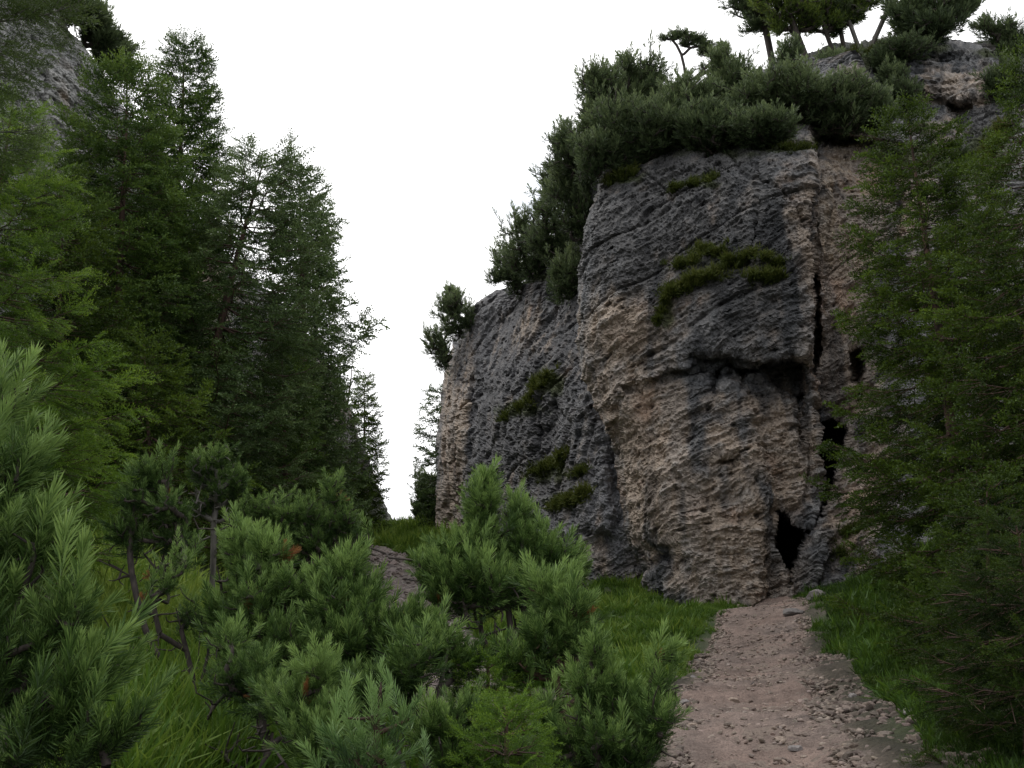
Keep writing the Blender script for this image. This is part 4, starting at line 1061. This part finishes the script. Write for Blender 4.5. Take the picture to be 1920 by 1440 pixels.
pine('mountain_pine', 'open pine bush with an orange tuft at its tip beside the path', 'mountain pine', (1150, None, 4.8),
     [(1112, 1225, 22, 30, 4.8), (1245, 1235, 16, 26, 4.8), (1225, 1290, 30, 22, 4.8), (1120, 1310, 50, 34, 4.8), (1180, 1340, 60, 36, 4.8), (1230, 1370, 34, 40, 4.7), (1100, 1390, 60, 40, 4.7), (1180, 1420, 70, 40, 4.7), (1020, 1340, 34, 26, 4.8)], 190, L=.12, tmpl=SH_MID,
     stems=[[(1100, 1430, 4.8), (1190, 1380, 4.8), (1225, 1320, 4.8), (1232, 1240, 4.8)], [(1180, 1385, 4.8), (1190, 1320, 4.8), (1110, 1300, 4.8)], [(1090, 1435, 4.8), (1130, 1330, 4.8)]], seed=209, lat=2, r_tip=.0026, rmax=.02, dead=3, cones=5, tintm=.02, group=G_F)
pine('mountain_pine', 'pine bush with a dark central stem low in the middle foreground', 'mountain pine', (640, None, 4.2),
     [(590, 1270, 34, 34, 4.3), (560, 1330, 50, 40, 4.2), (630, 1340, 34, 34, 4.2), (580, 1410, 60, 40, 4.1), (640, 1420, 30, 30, 4.1)], 105, L=.125, tmpl=SH_NEAR,
     stems=[[(610, 1450, 4.2), (590, 1370, 4.2), (588, 1280, 4.3)]], seed=210, lat=2, r_tip=.0024, rmax=.016, dead=1, cones=2, tintm=.04, group=G_F)
pine('mountain_pine', 'cluster of long fresh light green pine candles at the bottom centre', 'mountain pine', (700, None, 3.0),
     [(713, 1285, 6, 20, 3.0), (650, 1355, 12, 10, 3.0), (765, 1345, 14, 10, 3.0), (705, 1350, 16, 14, 3.0), (620, 1410, 14, 14, 3.0), (700, 1420, 36, 18, 3.0)], 17, L=.14, tmpl=SH_NEAR, mat=M_SHOOT,
     stems=[[(702, 1440, 3.0), (706, 1380, 3.0), (713, 1300, 3.0)]], seed=211, lat=1, r_tip=.003, rmax=.009, tintm=.12, group=G_F, outw=.5, spread=.8, bark=M_BARK_R)
pine('mountain_pine', 'dim pine bush between the broad bush and the tallest one', 'mountain pine', (800, None, 5.0),
     [(760, 1270, 50, 40, 5.0), (830, 1200, 40, 34, 5.2), (870, 1240, 36, 30, 5.2), (700, 1290, 34, 26, 5)], 110, L=.12, tmpl=SH_MID,
     stems=[[(800, 1420, 5), (820, 1300, 5), (840, 1220, 5.1)]], seed=212, lat=2, r_tip=.0026, rmax=.02, dead=2, tintm=-.12, group=G_F)
pine('mountain_pine', 'shaded low pine bush with bare wiry stems at the bottom right of the candles', 'mountain pine', (880, None, 4.4),
     [(850, 1330, 60, 34, 4.5), (820, 1400, 60, 40, 4.4), (940, 1420, 60, 34, 4.4), (880, 1450, 70, 30, 4.3)], 90, L=.115, tmpl=SH_MID,
     stems=[[(880, 1440, 4.4), (870, 1360, 4.4)]], seed=213, lat=2, r_tip=.0026, rmax=.016, tintm=-.1, group=G_F)
pine('mountain_pine', 'dark pine bush behind the low stem, between grass and scree', 'mountain pine', (480, None, 5.2),
     [(470, 1270, 44, 44, 5.3), (520, 1320, 44, 34, 5.2), (430, 1220, 30, 30, 5.4), (650, 1300, 40, 30, 5.2)], 110, L=.12, tmpl=SH_MID,
     stems=[[(500, 1420, 5.2), (490, 1330, 5.2), (465, 1260, 5.3)]], seed=214, lat=2, r_tip=.0028, rmax=.018, tintm=-.1, dead=1, group=G_F)
pine('mountain_pine', 'wiry nearly bare pine twigs with few tufts above the bright grass', 'mountain pine', (340, None, 6.8),
     [(330, 1060, 40, 40, 6.8), (365, 1140, 36, 50, 6.8), (300, 1120, 34, 40, 6.7), (400, 1230, 26, 30, 6.8, .5)], 42, L=.11, tmpl=SH_MID,
     stems=[[(370, 1300, 6.8), (350, 1220, 6.8), (330, 1140, 6.8)], [(370, 1300, 6.8), (400, 1230, 6.8), (390, 1140, 6.8)], [(350, 1220, 6.8), (300, 1190, 6.7), (285, 1120, 6.7)]], seed=216, lat=2, r_tip=.0034, rmax=.018, tintm=-.05, dead=2, group=G_F)
spruce('spruce_tree', 'small yellowish spruce sapling low between the foreground pines', np.array([P(910, 1400, 5.2)[0], 5.2, gz(P(910, 1400, 5.2)[0], 5.2) - .03]), (915, 1235, 5.2), [(0, .42), (.4, .38), (.75, .2), (1, .05)],
       TW_NEAR, M_SPRUCE_B, seed=36, whorl=.09, nb=7, twig=.13, dens=1.1, droop=.15, tintm=-.08, start=.03)
spruce('spruce_tree', 'second spruce sapling at the bottom edge right of the pine candles', np.array([P(950, 1500, 4.2)[0], 4.2, gz(P(950, 1500, 4.2)[0], 4.2) - .03]), (950, 1330, 4.2), [(0, .36), (.4, .32), (.75, .18), (1, .05)],
       TW_NEAR, M_SPRUCE_B, seed=37, whorl=.08, nb=7, twig=.12, dens=1.1, droop=.15, tintm=-.1, start=.03)

# ================================================================== GRASS
def blade_tuft(n, rng, h=1.0, w=.045, lean=.45, seg=3):
    Vs = []
    for i in range(n):
        a = rng.uniform(0, 2 * math.pi); r = rng.uniform(0, .35); o = np.array([r * math.cos(a), r * math.sin(a), 0])
        a2 = a + rng.normal() * .7; d = np.array([math.cos(a2), math.sin(a2), 0]); pr = np.array([-d[1], d[0], 0])
        H = h * rng.uniform(.5, 1.1); ln_ = lean * rng.uniform(.3, 1.4)
        P_ = []
        for k in range(seg):
            t = k / seg; c_ = o + d * (ln_ * t * t * H) + np.array([0, 0, H * (t - .25 * ln_ * t * t)])
            ww_ = w * (1 - t * .6) * .5; P_ += [c_ - pr * ww_, c_ + pr * ww_]
        tip = o + d * (ln_ * H) + np.array([0, 0, H * (1 - .28 * ln_ * 1.2)])
        P_.append(tip); F = []
        for k in range(seg - 1):
            b_ = 2 * k; F += [(b_, b_ + 1, b_ + 3), (b_, b_ + 3, b_ + 2)]
        F.append((2 * seg - 2, 2 * seg - 1, 2 * seg))
        T = np.array([.25 + .4 * (k // 2) / seg for k in range(2 * seg)] + [.7]) + rng.uniform(-.1, .1)
        Vs.append((np.array(P_), np.array(F), T))
    return merge(Vs)
TUFT = [blade_tuft(22, r0) for _ in range(5)]
TUFT_S = [blade_tuft(14, r0, w=.10, seg=2) for _ in range(4)]

def scatter_grass(name, polys, n, hmin, hmax, tmpl, seed, ylim, tint=0.0, avoid_path=1.3, xlim=(-14, 11), mat=None):
    rng = np.random.RandomState(seed)
    # sample points uniformly on the ground, keep those whose pixel falls in the patch
    keepx, keepy = [], []; tot = 0; it = 0
    while tot < n and it < 60:
        it += 1
        x = rng.uniform(xlim[0], xlim[1], n * 3); y = rng.uniform(ylim[0], ylim[1], n * 3)
        z = gz(x, y, False); px, py, f = proj(np.stack([x, y, z], -1))
        m = np.zeros(len(x), bool)
        nz_ = fbm(np.stack([x, y, 0 * x], -1) * 1.1, 3, 55)
        for po_ in polys: m |= (poly_sd(px, py, po_) + 22 * nz_) > 0
        m &= (path_dist(x, y) + .75 * nz_ + .35 * fbm(np.stack([x, y, 0 * x], -1) * 5, 2, 57) > avoid_path) & (f > 0)
        m &= (rng.rand(len(x)) < .55 + .9 * nz_ + .2)
        keepx.append(x[m]); keepy.append(y[m]); tot += m.sum()
    x = np.concatenate(keepx)[:n]; y = np.concatenate(keepy)[:n]; z = gz(x, y) - .02
    nz_ = fbm(np.stack([x, y, 0 * x], -1) * .8, 3, 56)
    d = np.stack([rng.normal(size=len(x)) * .45 , rng.normal(size=len(x)) * .45 - .15, np.ones(len(x))], -1)
    s = rng.uniform(hmin * .7, hmax, len(x)) * (1 + .8 * nz_) * np.where(rng.rand(len(x)) < .08, 1.7, 1) * np.clip((path_dist(x, y) - .7) / 1.3, .35, 1)
    g = Geo(); wh = rng.randint(0, len(tmpl), len(x))
    for j in range(len(tmpl)):
        m = wh == j; g.inst(tmpl[j], frames(d[m], s[m], rng), np.stack([x, y, z], -1)[m], (tint + .3 * nz_ + rng.uniform(-.15, .15, len(x)) + .4 * (rng.rand(len(x)) < .03) + .04)[m])
    o = g.build(name, mat or M_GRASS); tag(o, kind='stuff')
    return o
o = scatter_grass('grass', [[(150, 1000), (620, 1020), (760, 1250), (700, 1460), (250, 1460), (150, 1300)]], 9000, .16, .34, TUFT, 1, (5, 13), .12, xlim=(-7, -.3)); tag(o, 'tall bright grass under the pines at lower left', 'grass')
o = scatter_grass('grass', [[(150, 1600), (900, 1600), (900, 1380), (150, 1200)]], 3000, .2, .36, TUFT, 2, (3.6, 6.5), .0, xlim=(-4, 0)); tag(o, 'lush green grass at the bottom edge left of the pines', 'grass')
o = scatter_grass('grass', [[(1010, 1075), (1080, 1085), (1210, 1105), (1320, 1125), (1400, 1130), (1350, 1160), (1335, 1215), (1270, 1270), (1150, 1290), (950, 1290), (860, 1120)]], 12000, .13, .26, TUFT_S, 3, (10, 28), -.04, xlim=(-4, 8)); tag(o, 'green grass slope between the pines and the cliff foot', 'grass')
o = scatter_grass('grass', [[(1390, 1130), (1470, 1105), (1600, 1080), (1760, 980), (1920, 940), (1940, 1250), (1800, 1250), (1700, 1250), (1640, 1215), (1560, 1235), (1520, 1180), (1500, 1145)]], 12000, .12, .24, TUFT_S, 4, (7, 26), -.34, xlim=(1, 11)); tag(o, 'shaded grass covering the bank right of the path', 'grass')
o = scatter_grass('grass', [[(1540, 1200), (1930, 1200), (1930, 1500), (1760, 1500), (1720, 1360)]], 16000, .06, .17, TUFT_S, 5, (5.5, 13), -.34, xlim=(1.5, 7), avoid_path=1.2); tag(o, 'sparse low grass on the dark earth of the right bank', 'grass')
o = scatter_grass('grass', [[(1120, 1250), (1330, 1230), (1290, 1330), (1240, 1460), (1000, 1460)]], 3500, .06, .17, TUFT_S, 6, (5.5, 16), -.1, xlim=(0, 4)); tag(o, 'sparse grass on the stony bank left of the path', 'grass')
o = scatter_grass('grass', [[(690, 985), (800, 980), (900, 990), (1010, 1075), (860, 1110), (800, 1070), (740, 1030), (690, 1005)]], 9000, .2, .5, TUFT_S, 7, (28, 61), -.02, xlim=(-12, 3), avoid_path=.1); tag(o, 'grass on the saddle below the gap', 'grass')
o = scatter_grass('grass', [[(0, 930), (500, 930), (690, 1000), (690, 1060), (500, 1060), (150, 1060), (0, 1060)]], 6000, .18, .45, TUFT_S, 8, (13, 45), -.06, xlim=(-22, -2)); tag(o, 'shaded grass beneath the left spruces', 'grass')

o = scatter_grass('grass', [[(1700, -400), (6000, -400), (6000, 4000), (1500, 4000), (1700, 1300)]], 14000, .12, .26, TUFT_S, 9, (4, 20), -.1, xlim=(4, 13)); tag(o, 'grass on the slope rising right of the bank', 'grass')
# grass cushions growing on the cliff ledges
def cushion(S, label, pts, rx, ry, n, size=.26, seed=0, tint=0.0, group=None):
    rng = np.random.RandomState(seed + 300)
    P0 = []
    for (cx, cy) in pts:
        for _ in range(n):
            a = rng.uniform(0, 2 * math.pi); r = min(abs(rng.normal()) * .62, 1.9); P0.append((cx + rx * r * math.cos(a), cy + ry * r * math.sin(a) * .8 - rx * r * math.cos(a) * .25 + 3 * math.sin(cx + 9 * r)))
    q = np.array([S.at(*p_) for p_ in P0])
    out = nrm((CAM - q) * np.array([1, 1, 0]))
    q = q + out * rng.uniform(-.05, .16, (len(q), 1))
    d = out * .75 + np.array([0, 0, .55]) + rng.normal(size=q.shape) * .3
    g = Geo(); wh = rng.randint(0, len(TUFT_S), len(q)); s = size * rng.uniform(.35, 1.15, len(q))
    tn = tint + .18 * np.array([1 - (p_[1] - min(b[1] for b in P0)) / (np.ptp([b[1] for b in P0]) + 1) * 1.6 for p_ in P0])
    for j in range(len(TUFT_S)):
        m = wh == j; g.inst(TUFT_S[j], frames(d[m], s[m], rng), q[m], tn[m] + rng.uniform(-.1, .1, m.sum()))
    base = q.mean(0)
    o = mesh_obj('grass_cushion', np.concatenate(g.V), np.concatenate(g.F), M_MOSS, None, {'tint': np.concatenate(g.T)}, origin=base)
    tag(o, label, 'grass tuft', group); return o
GC = 'grass cushions on the cliff ledges'
cl = [(S_main, 'long thick sloping grass cushion below the others on the upper block', [(1262, 552), (1285, 540), (1310, 528), (1335, 520)], 20, 11, 60, .3, .1),
      (S_main, 'wide grass cushion at the right of the ledge group', [(1415, 520), (1440, 520), (1458, 520)], 15, 10, 60, .28, .06),
      (S_main, 'grass cushion in the middle of the ledge group, under the crack foot', [(1365, 495), (1390, 488), (1410, 478)], 18, 13, 60, .26, .04),
      (S_main, 'grass cushion upper left of the ledge group', [(1275, 500), (1300, 490), (1318, 470)], 18, 11, 55, .26, .04),
      (S_main, 'small round grass tuft next to the ledge group, top left', [(1345, 475)], 20, 10, 60, .24, .0),
      (S_main, 'small grass tuft right of the ledge group near the crack', [(1440, 485), (1458, 495)], 13, 9, 45, .24, -.02),
      (S_main, 'thin grass trail running down left from the long cushion', [(1248, 570), (1240, 588), (1234, 604)], 8, 10, 35, .22, -.02),
      (S_main, 'grass strip high on the left shoulder of the upper block', [(1145, 345), (1165, 338), (1185, 330)], 14, 7, 40, .28, .0),
      (S_main, 'grass strip in the upper middle of the block', [(1270, 362), (1300, 352), (1335, 347)], 20, 6, 40, .26, -.05),
      (S_main, 'grass strip beside the head of the long crack', [(1475, 285), (1505, 288)], 20, 6, 50, .26, -.02),
      (S_far, 'upper grass ledge on the receding wall', [(1015, 730), (1035, 712)], 14, 14, 60, .35, .0),
      (S_far, 'slanting grass ledge left on the receding wall', [(955, 785), (980, 768), (1000, 755)], 14, 9, 50, .35, .0),
      (S_far, 'broken grass ledge in the middle of the receding wall', [(1005, 885), (1030, 872), (1045, 855)], 20, 13, 60, .35, -.02),
      (S_far, 'small grass patch high beside the main block corner', [(1088, 888)], 16, 9, 60, .3, -.04),
      (S_far, 'lowest bright grass cushion on the receding wall', [(1045, 950), (1070, 942), (1090, 932)], 20, 12, 70, .35, .06),
      (S_main, 'grass patch on the slab right of the lower cave', [(1590, 1000), (1615, 990)], 20, 12, 50, .22, -.05),
      (S_main, 'grass tuft on the lower slab right of the cave mouth', [(1575, 1040)], 16, 14, 50, .2, -.06),
      (S_up, 'green grass hanging in the gully under the top crag', [(1840, 300), (1865, 275), (1880, 250)], 26, 20, 70, .4, .12),
      (S_up, 'grass on the rounded brow behind the tall trunks', [(1560, 110), (1600, 98), (1640, 92)], 30, 12, 70, .35, .02)]
for i, (S, lb, pts, rx, ry, n, sz, tn) in enumerate(cl): cushion(S, lb, pts, rx, ry, n, sz, i, tn, GC)

# ================================================================== STONES
ICO = None
def ico(sub=1):
    t = (1 + 5 ** .5) / 2
    V = [(-1, t, 0), (1, t, 0), (-1, -t, 0), (1, -t, 0), (0, -1, t), (0, 1, t), (0, -1, -t), (0, 1, -t), (t, 0, -1), (t, 0, 1), (-t, 0, -1), (-t, 0, 1)]
    F = [(0, 11, 5), (0, 5, 1), (0, 1, 7), (0, 7, 10), (0, 10, 11), (1, 5, 9), (5, 11, 4), (11, 10, 2), (10, 7, 6), (7, 1, 8), (3, 9, 4), (3, 4, 2), (3, 2, 6), (3, 6, 8), (3, 8, 9), (4, 9, 5), (2, 4, 11), (6, 2, 10), (8, 6, 7), (9, 8, 1)]
    V = [np.array(v) / np.linalg.norm(v) for v in V]
    for _ in range(sub):
        mid = {}; F2 = []
        def m(a, b):
            k = (min(a, b), max(a, b))
            if k not in mid: v = V[a] + V[b]; V.append(v / np.linalg.norm(v)); mid[k] = len(V) - 1
            return mid[k]
        for a, b, c_ in F: x, y, z = m(a, b), m(b, c_), m(c_, a); F2 += [(a, x, z), (b, y, x), (c_, z, y), (x, y, z)]
        F = F2
    return np.array(V), np.array(F)
I1 = ico(1); I0 = ico(0); I2 = ico(3)
def stone_shape(seed, base=I1, rough=.22):
    V, F = base; rng = np.random.RandomState(seed)
    V = V * (1 + rough * fbm(V * 1.3 + seed * 3.1, 3, seed)[:, None])
    for _ in range(5):        # chip flat facets
        n = nrm(rng.normal(size=(1, 3)))[0]; h = rng.uniform(.55, .8); d = V @ n; V = V - n * np.maximum(d - h, 0)[:, None]
    return V * np.array([1, rng.uniform(.6, .95), rng.uniform(.4, .65)]), F
SS = [stone_shape(i, I1) for i in range(6)]
rng = np.random.RandomState(77)
def gravel(name, n, polys, ylim, xlim, smin, smax, seed, colr, pathonly=None, prob=None):
    rng = np.random.RandomState(seed); X_, Y_ = [], []; tot = 0
    for _ in range(40):
        x = rng.uniform(*xlim, n * 2); y = rng.uniform(*ylim, n * 2); z = gz(x, y, False); px, py, f = proj(np.stack([x, y, z], -1))
        m = np.zeros(len(x), bool)
        for p_ in polys: m |= poly_sd(px, py, p_) > -10
        pdn = path_dist(x, y)
        if pathonly: m = (pdn < pathonly[1]) & (pdn > pathonly[0]) & (rng.rand(len(x)) < prob(pdn, y))
        X_.append(x[m]); Y_.append(y[m]); tot += m.sum()
        if tot > n: break
    x = np.concatenate(X_)[:n]; y = np.concatenate(Y_)[:n]
    s = smin + (smax - smin) * rng.rand(len(x)) ** 3.5
    z = gz(x, y) + s * .12
    V, F, C, nn_ = [], [], [], 0
    wh = rng.randint(0, 6, len(x))
    for j in range(6):
        m = wh == j; k = m.sum(); TV, TF = SS[j]
        th = rng.uniform(0, 2 * math.pi, k); cs, sn = np.cos(th), np.sin(th); z0 = 0 * cs
        R = np.stack([np.stack([cs, -sn, z0], -1), np.stack([sn, cs, z0], -1), np.stack([z0, z0, z0 + 1], -1)], 1)
        tilt = nrm(np.stack([rng.normal(size=k) * .35, rng.normal(size=k) * .35, np.ones(k)], -1))
        R = np.einsum('kij,kjl->kil', frames(tilt, np.ones(k), rng), R) * s[m][:, None, None]
        VV = np.einsum('kij,nj->kni', R, TV) + np.stack([x, y, z], -1)[m][:, None]
        V.append(VV.reshape(-1, 3)); F.append((TF[None] + (np.arange(k) * len(TV))[:, None, None]).reshape(-1, 3) + nn_); nn_ += k * len(TV)
        cc = colr * rng.uniform(.6, 1.25, (k, 1)) * (1 + rng.normal(size=(k, 3)) * .02); C.append(np.repeat(cc, len(TV), 0))
    o = mesh_obj(name, np.concatenate(V), np.concatenate(F), M_STONE, attrs={'col': np.clip(np.concatenate(C), .01, .9)}); tag(o, kind='stuff'); return o
o = gravel('gravel', 12000, [], (4.6, 23), (.4, 6.5), .006, .04, 1, np.array([.27, .215, .18]), (0, 1.25), lambda p, y: .25 + .75 * (p > .75)); tag(o, 'loose gravel strewn over the trodden path', 'gravel')
o = gravel('gravel', 11000, [POLY_BANK], (4.6, 15), (.2, 5.6), .008, .055, 2, np.array([.17, .135, .112]), (.8, 3.0), lambda p, y: np.clip(2.6 - p, .15, 1)); tag(o, 'grey stone chips on the banks either side of the path', 'gravel')
o = gravel('scree', 9000, [POLY_SCREE], (9, 50), (-9, 0), .02, .16, 3, np.array([.27, .225, .205])); tag(o, 'pinkish scree in the gully behind the pines', 'scree')

def stone(label, px, py, r, seed, colr, group='single stones lying on and beside the path', Y=None, world=None):
    if world is None:
        # march the view ray down to the ground
        Ys = np.linspace(4, 30, 1500); W = P(np.full(1500, px), np.full(1500, py), Ys); hit = np.argmax(W[:, 2] < gz(W[:, 0], W[:, 1]) + .0); w = W[hit]
    else: w = np.array(world)
    TV, TF = stone_shape(seed, I2, .3); a = seed * 1.7; R = np.array([[math.cos(a), -math.sin(a), 0], [math.sin(a), math.cos(a), 0], [0, 0, 1]])
    V = (TV * r) @ R.T + w + np.array([0, 0, r * .18])
    V = V + nrm(TV) * (fbm(V * 18 / max(r * 10, .4), 3, seed) * r * .12)[:, None]
    o = mesh_obj('stone', V, TF, M_STONE, attrs={'col': np.clip(np.repeat((colr * np.ones(3))[None], len(V), 0) * (1 + .15 * fbm(V * 14, 2, 3)[:, None]), .01, .9)}, origin=w)
    tag(o, label, 'stone', group); return o
TC = np.array([.33, .26, .21]); GCc = np.array([.22, .20, .19])
stone('flat tan stone in the left half of the path', 1376, 1316, .075, 1, TC)
stone('flat dark stone at the head of the path', 1486, 1155, .22, 2, GCc * .8)
stone('angular grey stone at the bottom of the path', 1490, 1408, .06, 3, GCc)
stone('tan stone left of the angular one at the bottom of the path', 1462, 1388, .045, 4, TC)
stone('pale stone at the left border of the path bottom', 1300, 1362, .05, 5, TC)
stone('long pale stone on the right bank', 1715, 1338, .10, 6, np.array([.3, .28, .27]))
stone('small white stone below the long one on the right bank', 1738, 1352, .05, 7, np.array([.4, .38, .36]))
stone('grey stone where the right bank meets the path', 1600, 1310, .06, 8, GCc)
stone('squat stone on the left bank under the orange pine tuft', 1298, 1275, .07, 9, GCc)
stone('dark stone in the middle of the path', 1412, 1283, .035, 10, GCc * .5)
stone('tan stone near the right border at the bottom of the path', 1575, 1420, .045, 11, TC)
stone('grey stone on the left bank by the pine with the orange tuft', 1285, 1320, .06, 12, GCc)
for k_, (x_, y_, r_, l_) in enumerate([(1225, 1118, .24, 'mossless grey block fallen at the foot of the cliff left of the path head'), (1262, 1130, .15, 'small grey block beside the larger one at the cliff foot'),
        (1345, 1142, .13, 'pale block in the grass just left of the path head'), (1530, 1122, .2, 'dark block in the grass right of the path head'), (1385, 1139, .09, 'small tan block where the path meets the wall')]):
    stone(l_, x_, y_, r_, 30 + k_, (TC if 'tan' in l_ or 'pale' in l_ else GCc), group='blocks fallen at the foot of the cliff')
w = S_main.at(1482, 1098)
stone('round yellowish boulder wedged at the foot of the cave mouth', 0, 0, .26, 13, np.array([.32, .28, .2]), group=None, world=P(1479, 1098, 24.7))
stone('smaller boulder under the yellowish one at the cave foot', 0, 0, .2, 14, np.array([.22, .2, .17]), group=None, world=P(1484, 1112, 24.4))

# ================================================================== WORLD, SUN, CAMERA
SUN_EL, SUN_AZ = math.radians(48), math.radians(-60)      # azimuth from +Y, negative = left
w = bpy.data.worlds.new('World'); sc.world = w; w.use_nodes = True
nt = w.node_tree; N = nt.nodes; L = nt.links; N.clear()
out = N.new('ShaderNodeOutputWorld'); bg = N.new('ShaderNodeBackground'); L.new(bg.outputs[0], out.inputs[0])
sky = N.new('ShaderNodeTexSky'); sky.sky_type = 'NISHITA'; sky.sun_disc = False; sky.sun_elevation = SUN_EL; sky.sun_rotation = SUN_AZ
skm = N.new('ShaderNodeVectorMath'); skm.operation = 'SCALE'; skm.inputs['Scale'].default_value = .12
L.new(sky.outputs[0], skm.inputs[0])
tc = N.new('ShaderNodeTexCoord')
nz = N.new('ShaderNodeTexNoise'); nz.inputs['Scale'].default_value = 2.2; nz.inputs['Detail'].default_value = 6; nz.inputs['Roughness'].default_value = .55
mp = N.new('ShaderNodeMapping'); mp.inputs['Location'].default_value = (3.3, 1.2, .4); mp.inputs['Scale'].default_value = (1, 1, 2.2)
L.new(tc.outputs['Generated'], mp.inputs[0]); L.new(mp.outputs[0], nz.inputs['Vector'])
cr = ramp(N, [(.16, (0, 0, 0)), (.38, (1, 1, 1))]); L.new(nz.outputs['Fac'], cr.inputs[0])
mx = N.new('ShaderNodeMix'); mx.data_type = 'RGBA'; L.new(cr.outputs[0], mx.inputs[0]); L.new(skm.outputs[0], mx.inputs[6])
# cloud deck: bright around the veiled sun ahead and overhead, duller behind the viewer
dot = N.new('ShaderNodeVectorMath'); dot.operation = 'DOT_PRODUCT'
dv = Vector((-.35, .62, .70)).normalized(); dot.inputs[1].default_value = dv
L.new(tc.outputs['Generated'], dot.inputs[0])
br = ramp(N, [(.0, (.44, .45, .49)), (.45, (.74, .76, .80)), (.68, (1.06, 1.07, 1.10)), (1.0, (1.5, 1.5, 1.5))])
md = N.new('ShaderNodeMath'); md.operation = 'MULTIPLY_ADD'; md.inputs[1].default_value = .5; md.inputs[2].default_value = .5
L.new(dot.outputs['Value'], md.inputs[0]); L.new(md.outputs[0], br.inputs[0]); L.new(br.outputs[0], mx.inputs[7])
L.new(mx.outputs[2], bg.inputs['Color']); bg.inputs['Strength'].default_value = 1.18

sl = bpy.data.lights.new('sun', 'SUN'); sl.energy = .6; sl.angle = math.radians(15); sl.color = (1, .96, .9)
so = bpy.data.objects.new('sun', sl); col.objects.link(so)
sd = Vector((math.sin(SUN_AZ) * math.cos(SUN_EL), math.cos(SUN_AZ) * math.cos(SUN_EL), math.sin(SUN_EL)))
so.rotation_euler = sd.to_track_quat('Z', 'Y').to_euler(); so.location = (0, 0, 30)

cd = bpy.data.cameras.new('camera'); cd.sensor_width = 36; cd.lens = 36 * FP / 1920; cd.clip_start = .05; cd.clip_end = 4000
co = bpy.data.objects.new('camera', cd); col.objects.link(co); co.location = tuple(CAM); co.rotation_euler = (math.radians(90) + PITCH, 0, 0)
sc.camera = co
sc.view_settings.view_transform = 'Standard'; sc.view_settings.look = 'None'; sc.view_settings.exposure = 0; sc.view_settings.gamma = 1
sc.cycles.max_bounces = 4; sc.cycles.diffuse_bounces = 3; sc.cycles.transmission_bounces = 2
print('tris', sum(len(o.data.polygons) for o in sc.objects if o.type == 'MESH'))
